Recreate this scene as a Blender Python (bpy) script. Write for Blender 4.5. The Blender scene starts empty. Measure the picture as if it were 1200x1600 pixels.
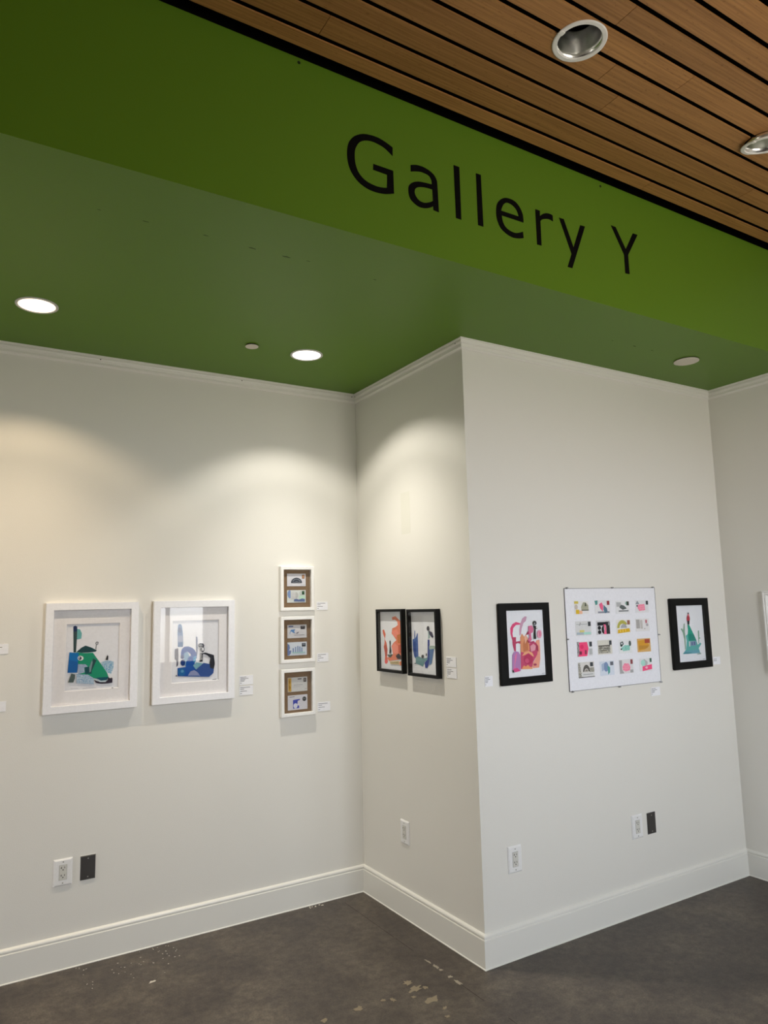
import bpy, bmesh, math, random
from mathutils import Matrix, Vector

random.seed(7)
scene = bpy.context.scene
COL = scene.collection

# ------------------------------------------------------------------ camera
cam_data = bpy.data.cameras.new('camera')
cam_data.sensor_fit = 'HORIZONTAL'
cam_data.sensor_width = 36.0
cam_data.lens = 1124.56 / 1200 * 36.0
cam_data.clip_start = 0.02
cam = bpy.data.objects.new('camera', cam_data)
COL.objects.link(cam)
CR, CF, CU = (0.85367, -0.52028, -0.02377), (0.51859, 0.84490, 0.13115), (-0.04815, -0.12429, 0.99108)
cam.matrix_world = Matrix(((CR[0], CU[0], -CF[0], -2.2398),
                           (CR[1], CU[1], -CF[1], -3.9750),
                           (CR[2], CU[2], -CF[2], 1.6740),
                           (0, 0, 0, 1)))
scene.camera = cam

# ------------------------------------------------------------------ sky
world = bpy.data.worlds.new('sky')
scene.world = world
world.use_nodes = True
wn, wl = world.node_tree.nodes, world.node_tree.links
wbg = wn['Background']
wtc = wn.new('ShaderNodeTexCoord')
wsep = wn.new('ShaderNodeSeparateXYZ')
wramp = wn.new('ShaderNodeValToRGB')
wl.new(wtc.outputs['Generated'], wsep.inputs[0])
wmap = wn.new('ShaderNodeMapRange')
wmap.inputs['From Min'].default_value = -1.0
wmap.inputs['From Max'].default_value = 1.0
wl.new(wsep.outputs['Z'], wmap.inputs['Value'])
wl.new(wmap.outputs[0], wramp.inputs[0])
wl.new(wramp.outputs[0], wbg.inputs['Color'])
els = wramp.color_ramp.elements
els[0].position, els[0].color = 0.47, (0.52, 0.49, 0.44, 1)      # pavement outside
els[1].position, els[1].color = 1.0, (0.74, 0.86, 1.0, 1)
e2 = els.new(0.51)
e2.color = (0.94, 0.965, 1.0, 1)
wbg.inputs['Strength'].default_value = 19.4

vs = scene.view_settings
vs.view_transform = 'Standard'
vs.look = 'None'
vs.exposure = 0.0
vs.gamma = 1.0
vs.use_curve_mapping = False
SPOT_POWER = 23.5      # wide spill of one downlight
BEAM_POWER = 84.0     # its narrower beam

# ------------------------------------------------------------------ room numbers (metres)
H = 3.05            # lower ceiling
DEP = 1.135         # depth of the step between the two picture walls
WID = 2.061         # length of the picture wall in front
YF, ZF = -1.7916, 3.6764   # green header: front plane, top
YB = -5.0           # glazed wall behind the viewer
XL = -5.0
ZT = 3.85

# daylight openings: (wall, from, to, sill, head); 'b' = wall behind the viewer, 'e' = end wall on the left
BAYS = [('b', -0.36, 0.64, 1.02, 2.85), ('b', 0.80, 1.60, 1.98, 2.85), ('e', -1.20, -0.75, 0.10, 2.30)]  # high bay and end-wall bay are invented to brighten front and return walls
for wall, c0, c1, za, zb in BAYS:
    pd = bpy.data.lights.new('window_portal', 'AREA')
    pd.shape = 'RECTANGLE'
    pd.size, pd.size_y = c1 - c0, zb - za
    pd.cycles.is_portal = True
    po = bpy.data.objects.new('window_portal', pd)
    COL.objects.link(po)
    if wall == 'b':
        po.location = ((c0 + c1) / 2, YB - 0.13, (za + zb) / 2)
        po.rotation_euler = (math.radians(90), 0, 0)                      # faces +y, into the room
    else:
        po.location = (XL - 0.13, (c0 + c1) / 2, (za + zb) / 2)
        po.rotation_euler = (math.radians(90), 0, math.radians(-90))      # faces +x

# ------------------------------------------------------------------ materials
def lin(c):
    return tuple(((v / 255) / 12.92 if v / 255 <= 0.04045 else ((v / 255 + 0.055) / 1.055) ** 2.4) for v in c)

MATS = {}
def new_mat(name):
    m = bpy.data.materials.new(name)
    m.use_nodes = True
    return m, m.node_tree.nodes, m.node_tree.links, m.node_tree.nodes['Principled BSDF']

def plain(rgb, rough=0.6, metal=0.0, spec=0.5):
    """flat paint / paper / plastic, with a very faint procedural mottling"""
    key = (rgb, rough, metal, spec)
    if key in MATS:
        return MATS[key]
    m, n, l, b = new_mat('plain_%d_%d_%d' % rgb)
    tc = n.new('ShaderNodeTexCoord')
    nz = n.new('ShaderNodeTexNoise')
    nz.inputs['Scale'].default_value = 90
    l.new(tc.outputs['Object'], nz.inputs['Vector'])
    mx = n.new('ShaderNodeMixRGB')
    c = lin(rgb)
    mx.inputs[1].default_value = tuple(v * 0.94 for v in c) + (1,)
    mx.inputs[2].default_value = tuple(min(1, v * 1.06) for v in c) + (1,)
    l.new(nz.outputs['Fac'], mx.inputs[0])
    l.new(mx.outputs[0], b.inputs['Base Color'])
    b.inputs['Roughness'].default_value = rough
    b.inputs['Metallic'].default_value = metal
    b.inputs['Specular IOR Level'].default_value = spec
    MATS[key] = m
    return m

def speckled(rgb, rgb2, scale=420):
    key = ('speck', rgb, rgb2, scale)
    if key in MATS:
        return MATS[key]
    m, n, l, b = new_mat('speckled_paper')
    tc = n.new('ShaderNodeTexCoord')
    v = n.new('ShaderNodeTexNoise')
    v.inputs['Scale'].default_value = scale
    v.inputs['Detail'].default_value = 1
    l.new(tc.outputs['Object'], v.inputs['Vector'])
    r = n.new('ShaderNodeValToRGB')
    r.color_ramp.elements[0].position = 0.45
    r.color_ramp.elements[1].position = 0.55
    r.color_ramp.elements[0].color = lin(rgb) + (1,)
    r.color_ramp.elements[1].color = lin(rgb2) + (1,)
    l.new(v.outputs['Fac'], r.inputs[0])
    l.new(r.outputs[0], b.inputs['Base Color'])
    b.inputs['Roughness'].default_value = 0.8
    MATS[key] = m
    return m

def paint_mat(name, c1, c2, rough, bump, scale=260, spec=0.5):
    m, n, l, b = new_mat(name)
    g = n.new('ShaderNodeNewGeometry')
    nz = n.new('ShaderNodeTexNoise')
    nz.inputs['Scale'].default_value = 1.3
    nz.inputs['Detail'].default_value = 5
    l.new(g.outputs['Position'], nz.inputs['Vector'])
    mx = n.new('ShaderNodeMixRGB')
    mx.inputs[1].default_value = c1 + (1,)
    mx.inputs[2].default_value = c2 + (1,)
    l.new(nz.outputs['Fac'], mx.inputs[0])
    l.new(mx.outputs[0], b.inputs['Base Color'])
    fn = n.new('ShaderNodeTexNoise')
    fn.inputs['Scale'].default_value = scale
    fn.inputs['Detail'].default_value = 2
    l.new(g.outputs['Position'], fn.inputs['Vector'])
    bp = n.new('ShaderNodeBump')
    bp.inputs['Strength'].default_value = bump
    bp.inputs['Distance'].default_value = 0.002
    l.new(fn.outputs['Fac'], bp.inputs['Height'])
    l.new(bp.outputs[0], b.inputs['Normal'])
    b.inputs['Roughness'].default_value = rough
    b.inputs['Specular IOR Level'].default_value = spec
    return m

M_WALL = paint_mat('wall_paint', (0.785, 0.765, 0.71), (0.82, 0.80, 0.745), 0.55, 0.25)
M_TRIM = paint_mat('trim_paint', (0.81, 0.795, 0.74), (0.84, 0.825, 0.77), 0.38, 0.08, 60)
M_GREEN = paint_mat('green_paint', (0.106, 0.216, 0.013), (0.117, 0.232, 0.016), 0.42, 0.10, 120, 0.24)
M_BLACKVOID = plain((12, 11, 11), 0.9, 0, 0.1)
M_LETTER = plain((4, 4, 6), 0.6, 0, 0.1)
M_WHITEFR = plain((240, 240, 244), 0.4)
M_SMALLFR = plain((242, 241, 238), 0.45)
M_BLACKFR = plain((9, 9, 10), 0.5, 0, 0.18)
M_MAT = plain((242, 239, 240), 0.85, 0, 0.2)
M_SHEET = plain((238, 238, 243), 0.85, 0, 0.2)
M_KRAFT = plain((128, 104, 80), 0.9, 0, 0.2)
M_CARD = plain((244, 244, 248), 0.8, 0, 0.2)
M_INK = plain((70, 70, 74), 0.8, 0, 0.2)
M_PLATE = plain((240, 239, 238), 0.3)
M_INSERT = plain((214, 212, 204), 0.35)
M_DARKPL = plain((58, 55, 53), 0.42)
M_SLOT = plain((25, 24, 23), 0.6)
M_SCREW = plain((170, 168, 160), 0.35, 0.6)
M_METALRING = plain((205, 205, 200), 0.45)
M_CHROME = plain((238, 237, 234), 0.26, 1.0)
M_CANRING = plain((250, 246, 240), 0.4)
M_COVER = plain((214, 208, 192), 0.5)
M_ALU = plain((70, 70, 72), 0.4, 0.6)
M_PIN = plain((150, 150, 152), 0.3, 0.7)

def glass_mat():
    m = bpy.data.materials.new('picture_glass')
    m.use_nodes = True
    n, l = m.node_tree.nodes, m.node_tree.links
    n.clear()
    o = n.new('ShaderNodeOutputMaterial')
    t = n.new('ShaderNodeBsdfTransparent')
    g = n.new('ShaderNodeBsdfGlossy')
    g.inputs['Roughness'].default_value = 0.02
    f = n.new('ShaderNodeFresnel')
    f.inputs['IOR'].default_value = 1.42           # coated picture glass
    geo = n.new('ShaderNodeNewGeometry')
    inv = n.new('ShaderNodeMath'); inv.operation = 'SUBTRACT'; inv.inputs[0].default_value = 1.0
    mul = n.new('ShaderNodeMath'); mul.operation = 'MULTIPLY'
    l.new(geo.outputs['Backfacing'], inv.inputs[1])
    l.new(f.outputs[0], mul.inputs[0]); l.new(inv.outputs[0], mul.inputs[1])
    mx = n.new('ShaderNodeMixShader')
    l.new(mul.outputs[0], mx.inputs[0])
    l.new(t.outputs[0], mx.inputs[1])
    l.new(g.outputs[0], mx.inputs[2])
    l.new(mx.outputs[0], o.inputs[0])
    return m
M_GLASS = glass_mat()

def wood_mat():
    m, n, l, b = new_mat('bamboo_plank')
    tc = n.new('ShaderNodeTexCoord')
    oi = n.new('ShaderNodeObjectInfo')
    mul = n.new('ShaderNodeVectorMath'); mul.operation = 'SCALE'
    cmb = n.new('ShaderNodeCombineXYZ')
    for k in range(3):
        l.new(oi.outputs['Random'], cmb.inputs[k])
    l.new(cmb.outputs[0], mul.inputs[0]); mul.inputs['Scale'].default_value = 37
    add = n.new('ShaderNodeVectorMath'); add.operation = 'ADD'
    l.new(tc.outputs['Object'], add.inputs[0]); l.new(mul.outputs[0], add.inputs[1])
    mp = n.new('ShaderNodeMapping')
    mp.inputs['Scale'].default_value = (3.0, 130, 130)
    l.new(add.outputs[0], mp.inputs['Vector'])
    nz = n.new('ShaderNodeTexNoise')
    nz.inputs['Scale'].default_value = 1.0; nz.inputs['Detail'].default_value = 4
    l.new(mp.outputs[0], nz.inputs['Vector'])
    r = n.new('ShaderNodeValToRGB')
    r.color_ramp.elements[0].position = 0.3
    r.color_ramp.elements[1].position = 0.72
    r.color_ramp.elements[0].color = (0.32, 0.145, 0.042, 1)
    r.color_ramp.elements[1].color = (0.50, 0.245, 0.078, 1)
    l.new(nz.outputs['Fac'], r.inputs[0])
    # bamboo nodes: short dark dashes
    mp2 = n.new('ShaderNodeMapping'); mp2.inputs['Scale'].default_value = (45, 160, 160)
    l.new(add.outputs[0], mp2.inputs['Vector'])
    n2 = n.new('ShaderNodeTexNoise'); n2.inputs['Scale'].default_value = 1.0
    l.new(mp2.outputs[0], n2.inputs['Vector'])
    r2 = n.new('ShaderNodeValToRGB')
    r2.color_ramp.elements[0].position = 0.28; r2.color_ramp.elements[0].color = (0.72, 0.66, 0.6, 1)
    r2.color_ramp.elements[1].position = 0.36; r2.color_ramp.elements[1].color = (1, 1, 1, 1)
    l.new(n2.outputs['Fac'], r2.inputs[0])
    mm = n.new('ShaderNodeMixRGB'); mm.blend_type = 'MULTIPLY'; mm.inputs[0].default_value = 1
    l.new(r.outputs[0], mm.inputs[1]); l.new(r2.outputs[0], mm.inputs[2])
    hs = n.new('ShaderNodeHueSaturation')
    mr = n.new('ShaderNodeMapRange'); mr.inputs['To Min'].default_value = 0.88; mr.inputs['To Max'].default_value = 1.12
    l.new(oi.outputs['Random'], mr.inputs['Value']); l.new(mr.outputs[0], hs.inputs['Value'])
    l.new(mm.outputs[0], hs.inputs['Color'])
    l.new(hs.outputs[0], b.inputs['Base Color'])
    b.inputs['Roughness'].default_value = 0.5
    return m
M_WOOD = wood_mat()

def floor_mat():
    m, n, l, b = new_mat('stained_concrete')
    g = n.new('ShaderNodeNewGeometry')
    def noise(scale, detail, rough=0.6):
        x = n.new('ShaderNodeTexNoise')
        x.inputs['Scale'].default_value = scale
        x.inputs['Detail'].default_value = detail
        x.inputs['Roughness'].default_value = rough
        l.new(g.outputs['Position'], x.inputs['Vector'])
        return x
    def ramp(src, stops):
        r = n.new('ShaderNodeValToRGB')
        e = r.color_ramp.elements
        e[0].position, e[0].color = stops[0][0], stops[0][1] + (1,)
        e[1].position, e[1].color = stops[-1][0], stops[-1][1] + (1,)
        for p, c in stops[1:-1]:
            q = e.new(p); q.color = c + (1,)
        l.new(src, r.inputs[0])
        return r
    a = noise(2.6, 6)
    base = ramp(a.outputs['Fac'], [(0.32, (0.040, 0.030, 0.025)), (0.50, (0.070, 0.057, 0.047)), (0.68, (0.118, 0.100, 0.080))])
    f = noise(130, 4, 0.85)
    fr = ramp(f.outputs['Fac'], [(0.26, (0.45, 0.45, 0.45)), (0.74, (1.62, 1.60, 1.56))])
    m1 = n.new('ShaderNodeMixRGB'); m1.blend_type = 'MULTIPLY'; m1.inputs[0].default_value = 1
    l.new(base.outputs[0], m1.inputs[1]); l.new(fr.outputs[0], m1.inputs[2])
    c = noise(24, 5, 0.7)
    cr = ramp(c.outputs['Fac'], [(0.34, (0.66, 0.62, 0.60)), (0.68, (1.36, 1.34, 1.28))])
    m0 = n.new('ShaderNodeMixRGB'); m0.blend_type = 'MULTIPLY'; m0.inputs[0].default_value = 1
    l.new(m1.outputs[0], m0.inputs[1]); l.new(cr.outputs[0], m0.inputs[2])
    m1 = m0
    # pale worn specks
    s = noise(150, 3, 0.7)
    sr = ramp(s.outputs['Fac'], [(0.685, (0, 0, 0)), (0.74, (1, 1, 1))])
    m2 = n.new('ShaderNodeMixRGB')
    m2.inputs[2].default_value = (0.20, 0.175, 0.145, 1)
    l.new(sr.outputs[0], m2.inputs[0]); l.new(m1.outputs[0], m2.inputs[1])
    l.new(m2.outputs[0], b.inputs['Base Color'])
    rr = n.new('ShaderNodeMapRange')
    rr.inputs['To Min'].default_value = 0.32; rr.inputs['To Max'].default_value = 0.6
    l.new(a.outputs['Fac'], rr.inputs['Value']); l.new(rr.outputs[0], b.inputs['Roughness'])
    bp = n.new('ShaderNodeBump'); bp.inputs['Strength'].default_value = 0.12; bp.inputs['Distance'].default_value = 0.002
    l.new(f.outputs['Fac'], bp.inputs['Height']); l.new(bp.outputs[0], b.inputs['Normal'])
    return m
M_FLOOR = floor_mat()

def emit_mat(name, rgb, strength):
    m = bpy.data.materials.new(name)
    m.use_nodes = True
    n, l = m.node_tree.nodes, m.node_tree.links
    n.clear()
    o = n.new('ShaderNodeOutputMaterial')
    e = n.new('ShaderNodeEmission')
    e.inputs['Color'].default_value = rgb + (1,)
    e.inputs['Strength'].default_value = strength
    l.new(e.outputs[0], o.inputs[0])
    return m

# ------------------------------------------------------------------ mesh helpers
def mesh(name, verts, faces, mat, parent=None, smooth=False):
    me = bpy.data.meshes.new(name)
    me.from_pydata([tuple(v) for v in verts], [], faces)
    bm = bmesh.new(); bm.from_mesh(me)
    bmesh.ops.recalc_face_normals(bm, faces=bm.faces)
    bm.to_mesh(me); bm.free()
    me.materials.append(mat)
    if smooth:
        for p in me.polygons:
            p.use_smooth = True
    o = bpy.data.objects.new(name, me)
    COL.objects.link(o)
    if parent:
        o.parent = parent
    return o

BOXF = [(0, 1, 2, 3), (7, 6, 5, 4), (0, 4, 5, 1), (1, 5, 6, 2), (2, 6, 7, 3), (3, 7, 4, 0)]
def boxv(x0, x1, y0, y1, z0, z1):
    return [(x0, y0, z0), (x1, y0, z0), (x1, y1, z0), (x0, y1, z0), (x0, y0, z1), (x1, y0, z1), (x1, y1, z1), (x0, y1, z1)]
def box(name, b, mat, parent=None):
    return mesh(name, boxv(*b), BOXF, mat, parent)
def boxes(name, bl, mat, parent=None):
    v, f = [], []
    for b in bl:
        k = len(v)
        v += boxv(*b); f += [tuple(i + k for i in q) for q in BOXF]
    return mesh(name, v, f, mat, parent)

def empty(name, loc, rz=0.0):
    o = bpy.data.objects.new(name, None)
    o.empty_display_size = 0.1
    o.location = loc
    o.rotation_euler = (0, 0, rz)
    COL.objects.link(o)
    return o

def tag(o, label, cat, group=None):
    o['label'] = label; o['category'] = cat
    if group:
        o['group'] = group
    return o
def struct(o):
    o['kind'] = 'structure'
    return o

def rect_sweep(name, w, h, prof, mat, parent, cz=None):
    """closed moulding round a w x h rectangle; prof = [(inset, y)] closed loop; local centre x=0, base z=0"""
    v, f = [], []
    np_ = len(prof)
    for (sx, sz) in ((-1, 0), (1, 0), (1, 1), (-1, 1)):
        for ins, y in prof:
            x = sx * (w / 2 - ins)
            z = ins if sz == 0 else h - ins
            v.append((x, y, z))
    for c in range(4):
        d = (c + 1) % 4
        for i in range(np_):
            j = (i + 1) % np_
            f.append((c * np_ + i, d * np_ + i, d * np_ + j, c * np_ + j))
    return mesh(name, v, f, mat, parent)

def lathe(name, prof, mat, parent=None, seg=48, close=False):
    """prof = [(r, z)] revolved about local z"""
    v, f = [], []
    n = len(prof)
    for s in range(seg):
        a = 2 * math.pi * s / seg
        for r, z in prof:
            v.append((r * math.cos(a), r * math.sin(a), z))
    for s in range(seg):
        t = (s + 1) % seg
        for i in range(n if close else n - 1):
            j = (i + 1) % n
            f.append((s * n + i, s * n + j, t * n + j, t * n + i))
    o = mesh(name, v, f, mat, parent)
    bm = bmesh.new(); bm.from_mesh(o.data)
    bmesh.ops.remove_doubles(bm, verts=bm.verts, dist=1e-6)
    bmesh.ops.recalc_face_normals(bm, faces=bm.faces)
    bm.to_mesh(o.data); bm.free()
    return o

def disc(name, r, z0, z1, mat, parent=None, seg=48):
    return lathe(name, [(0, z0), (r, z0), (r, z1), (0, z1)], mat, parent, seg)

def slab_xz(name, pts, y, t, mat, parent):
    """polygon in the local xz plane, front face at y-t, back at y (out of the wall is -y)"""
    n = len(pts)
    v = [(x, y - t, z) for x, z in pts] + [(x, y, z) for x, z in pts]
    f = [tuple(range(n)), tuple(range(2 * n - 1, n - 1, -1))]
    f += [(i, (i + 1) % n, (i + 1) % n + n, i + n) for i in range(n)]
    return mesh(name, v, f, mat, parent)

def ell(cx, cy, rx, ry, n=20):
    return [(cx + rx * math.cos(2 * math.pi * i / n), cy + ry * math.sin(2 * math.pi * i / n)) for i in range(n)]

def homography(quad):
    """trace coordinates of a sheet's corners (TL,TR,BR,BL) -> (u right, v down) in 0..1"""
    uv = [(0, 0), (1, 0), (1, 1), (0, 1)]
    A, B = [], []
    for (x, y), (u, v) in zip(quad, uv):
        A.append([x, y, 1, 0, 0, 0, -u * x, -u * y]); B.append(u)
        A.append([0, 0, 0, x, y, 1, -v * x, -v * y]); B.append(v)
    n = 8
    M = [r + [b] for r, b in zip(A, B)]
    for i in range(n):
        p = max(range(i, n), key=lambda k: abs(M[k][i]))
        M[i], M[p] = M[p], M[i]
        for k in range(n):
            if k != i:
                q = M[k][i] / M[i][i]
                M[k] = [a - q * c for a, c in zip(M[k], M[i])]
    h = [M[i][n] / M[i][i] for i in range(n)]
    def fn(x, y):
        d = h[6] * x + h[7] * y + 1
        return (h[0] * x + h[1] * y + h[2]) / d, (h[3] * x + h[4] * y + h[5]) / d
    return fn

RZ2 = -math.pi / 2      # turn for things on walls that face -x

# ------------------------------------------------------------------ room shell
floor = struct(box('floor', (XL - 0.2, WID + 0.3, YB - 0.2, 0.15, -0.1, 0.0), M_FLOOR))
struct(box('wall_left', (XL, 0.0, 0.0, 0.14, 0.0, H), M_WALL))                       # long picture wall
struct(box('wall_return', (0.0, 0.13, -DEP, 0.0, 0.0, H), M_WALL))
struct(box('wall_center', (0.13, WID, -DEP, -DEP + 0.13, 0.0, H), M_WALL))
struct(box('wall_right', (WID, WID + 0.15, YB, -DEP + 0.13, 0.0, ZT), M_WALL))
# wall behind the viewer and end wall on the left, pierced by the bays, invented ones included
def pierced(name, wall, lo, hi):
    bl = []
    cur = lo
    for wl_, c0, c1, za, zb in sorted(BAYS, key=lambda q: q[1]):
        if wl_ != wall:
            continue
        bl += [(cur, c0, 0.0, ZT), (c0, c1, 0.0, za), (c0, c1, zb, ZT)]
        cur = c1
    bl.append((cur, hi, 0.0, ZT))
    if wall == 'b':
        return struct(boxes(name, [(a, b, YB - 0.15, YB, z0, z1) for a, b, z0, z1 in bl], M_WALL))
    return struct(boxes(name, [(XL - 0.15, XL, a, b, z0, z1) for a, b, z0, z1 in bl], M_WALL))
pierced('wall_back', 'b', XL, WID)
pierced('wall_end', 'e', YB - 0.15, 0.14)
for i, (wall, c0, c1, za, zb) in enumerate(BAYS):  # the invented high bay and end-wall bay get window parts too
    mid = (c0 + c1) / 2
    w = struct(empty('window_%d' % (i + 1), (mid, YB - 0.08, za) if wall == 'b' else (XL - 0.08, mid, za), 0 if wall == 'b' else RZ2))
    hw, hh = (c1 - c0) / 2, zb - za
    boxes('window_frame', [(-hw, -hw + 0.05, -0.04, 0.04, 0, hh), (hw - 0.05, hw, -0.04, 0.04, 0, hh),
                           (-hw + 0.05, hw - 0.05, -0.04, 0.04, 0, 0.05), (-hw + 0.05, hw - 0.05, -0.04, 0.04, hh - 0.05, hh)], M_ALU, w)
    box('mullion', (-0.02, 0.02, -0.035, 0.035, 0.05, hh - 0.05), M_ALU, w)
    for s in (-1, 1):
        xa, xb = sorted((s * 0.02, s * (hw - 0.05)))
        zt = hh * 0.62
        box('transom', (xa, xb, -0.03, 0.03, zt, zt + 0.04), M_ALU, w)
        box('pane', (xa, xb, -0.003, 0.003, 0.05, zt), M_GLASS, w)
        box('pane', (xa, xb, -0.003, 0.003, zt + 0.04, hh - 0.05), M_GLASS, w)

# lower green ceiling and green header
struct(box('ceiling_lower', (XL, WID, YF + 0.1, 0.14, H, H + 0.12), M_GREEN))
struct(box('wall_header', (XL, WID, YF, YF + 0.1, H, ZF), M_GREEN))
for hx, hz in ((-1.219, 3.657), (0.362, 3.651)):
    o = lathe('anchor_hole', [(0.0, 0.0), (0.0035, 0.0), (0.0045, 0.0012), (0.006, 0.0012), (0.006, 0.0)], M_SLOT, bpy.data.objects['wall_header'], 14)
    o.rotation_euler = (math.radians(90), 0, 0); o.location = (hx, YF, hz)

# unseen drop ceiling added to shade the header; recess panel added to block sky
struct(box('added_drop_ceiling', (XL, WID, YB, -4.75, 2.90, ZT), M_WALL))
struct(box('sky_block_panel', (XL, WID, YF + 0.06, YF + 0.1, ZF, ZT), M_BLACKVOID))

# baseboards and crown with mitred ends
def run(name, p0, p1, nrm, prof, m0, m1, mat, z0=0.0):
    """profile (t, z) swept p0->p1; t grows along nrm; m = +1 inner mitre, -1 outer mitre, 0 square"""
    d = Vector((p1[0] - p0[0], p1[1] - p0[1])).normalized()
    v, f = [], []
    n = len(prof)
    for (p, sgn, mt) in ((p0, 1, m0), (p1, -1, m1)):
        for t, z in prof:
            off = sgn * mt * t
            v.append((p[0] + nrm[0] * t + d.x * off, p[1] + nrm[1] * t + d.y * off, z0 + z))
    for i in range(n):
        j = (i + 1) % n
        f.append((i, j, n + j, n + i))
    f.append(tuple(range(n))); f.append(tuple(range(2 * n - 1, n - 1, -1)))
    return struct(mesh(name, v, f, mat))
BASE = [(0, 0), (0.0195, 0), (0.0195, 0.003), (0.0155, 0.0055), (0.0155, 0.126), (0.0135, 0.1282), (0.0095, 0.1282), (0.0095, 0.1318),
        (0.0125, 0.134), (0.0130, 0.139), (0.0110, 0.1445), (0.0060, 0.149), (0.0, 0.151)]
CROWN = [(0, 0), (0.021, 0), (0.021, -0.005), (0.0150, -0.0065), (0.0135, -0.0105), (0.0175, -0.0125), (0.0185, -0.0190), (0.0165, -0.0260),
         (0.0105, -0.0300), (0.0090, -0.0385), (0.0125, -0.0405), (0.0125, -0.0480), (0.0070, -0.0530), (0.0050, -0.0570), (0.0, -0.0580)]
for nm, prof, zz in (('baseboard', BASE, 0.0), ('trim', CROWN, H)):
    nms = [nm + '_left', nm + '_return', nm + '_center', nm + '_right'] if nm == 'baseboard' else ['trim_1', 'trim_2', 'trim_3', 'trim_4']
    run(nms[0], (XL, 0), (0, 0), (0, -1), prof, 0, 1, M_TRIM, zz)
    run(nms[1], (0, 0), (0, -DEP), (-1, 0), prof, 1, -1, M_TRIM, zz)
    run(nms[2], (0, -DEP), (WID, -DEP), (0, -1), prof, -1, 1, M_TRIM, zz)
    run(nms[3], (WID, -DEP), (WID, YF if nm == 'trim' else YB), (-1, 0), prof, 1, 0, M_TRIM, zz)
# nail holes left open in the crown
for par, x, y, z, rz in (('trim_1', -1.574, -0.0187, H - 0.021, 0), ('trim_1', -0.78, -0.0187, H - 0.021, 0), ('trim_1', -0.035, -0.0187, H - 0.021, 0),
                         ('trim_2', -0.0187, -0.03, H - 0.021, RZ2), ('trim_2', -0.0187, -DEP + 0.03, H - 0.021, RZ2)):
    o = disc('nail_hole', 0.0032, 0, 0.0006, M_SLOT, bpy.data.objects[par], 10)
    o.rotation_euler = (math.radians(90), 0, rz); o.location = (x, y, z)

# upper ceiling: planks below a black void
upper = struct(box('ceiling_upper', (XL, WID, -4.75, YF + 0.1, ZT, ZT + 0.08), M_BLACKVOID))
CANS = [(-0.370, -2.357), (0.788, -2.354)]
PZ0, PZ1 = 3.684, 3.690
plank_mesh = {}
def plank(x0, x1, y0, y1):
    key = (round(x1 - x0, 3), round(y1 - y0, 3))
    hit = [c for c in CANS if x0 - 0.1 < c[0] < x1 + 0.1 and y0 - 0.1 < c[1] < y1 + 0.1]
    if key not in plank_mesh or hit:
        o = box('plank', (0.0011, x1 - x0 - 0.0011, 0, y1 - y0, 0, PZ1 - PZ0), M_WOOD, upper)
        if not hit:
            plank_mesh[key] = o.data
    else:
        o = bpy.data.objects.new('plank', plank_mesh[key]); COL.objects.link(o); o.parent = upper
    o.location = (x0, y0, PZ0)
    for c in hit:                                       # round cut-out for a can light
        cut = disc('cutter', 0.087, -0.2, 0.2, M_WOOD, None, 40)
        cut.location = (c[0] - x0, c[1] - y0, 0)
        o.location = (0, 0, 0)
        md = o.modifiers.new('cut', 'BOOLEAN'); md.object = cut; md.operation = 'DIFFERENCE'; md.solver = 'EXACT'
        bpy.context.view_layer.update()
        dg = bpy.context.evaluated_depsgraph_get()
        me = bpy.data.meshes.new_from_object(o.evaluated_get(dg))
        o.modifiers.clear(); o.data = me
        cm = cut.data
        bpy.data.objects.remove(cut); bpy.data.meshes.remove(cm)
        o.location = (x0, y0, PZ0)
    return o
EDGES = [(-1.896, -1.834), (-2.007, -1.918), (-2.112, -2.027), (-2.229, -2.132), (-2.342, -2.249), (-2.4535, -2.362)]
y = -2.4735
while y > -4.62:
    EDGES.append((max(y - 0.0905, -4.69), y)); y -= 0.111
JOINT = {4: -0.162, 5: 0.153, 6: -0.314, 7: 1.4, 3: -0.02, 2: 1.1, 1: -1.2, 0: 0.6}
LEN = 2.44
for i, (ya, yb) in enumerate(EDGES):
    j = JOINT.get(i, random.uniform(-1.2, 1.2))
    while j > XL + LEN:
        j -= LEN
    cuts = [XL]
    while j < WID - 0.05:
        if j > XL + 0.05:
            cuts.append(j)
        j += LEN
    cuts.append(WID)
    for a, b in zip(cuts[:-1], cuts[1:]):
        plank(a, b, ya, yb)

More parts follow.
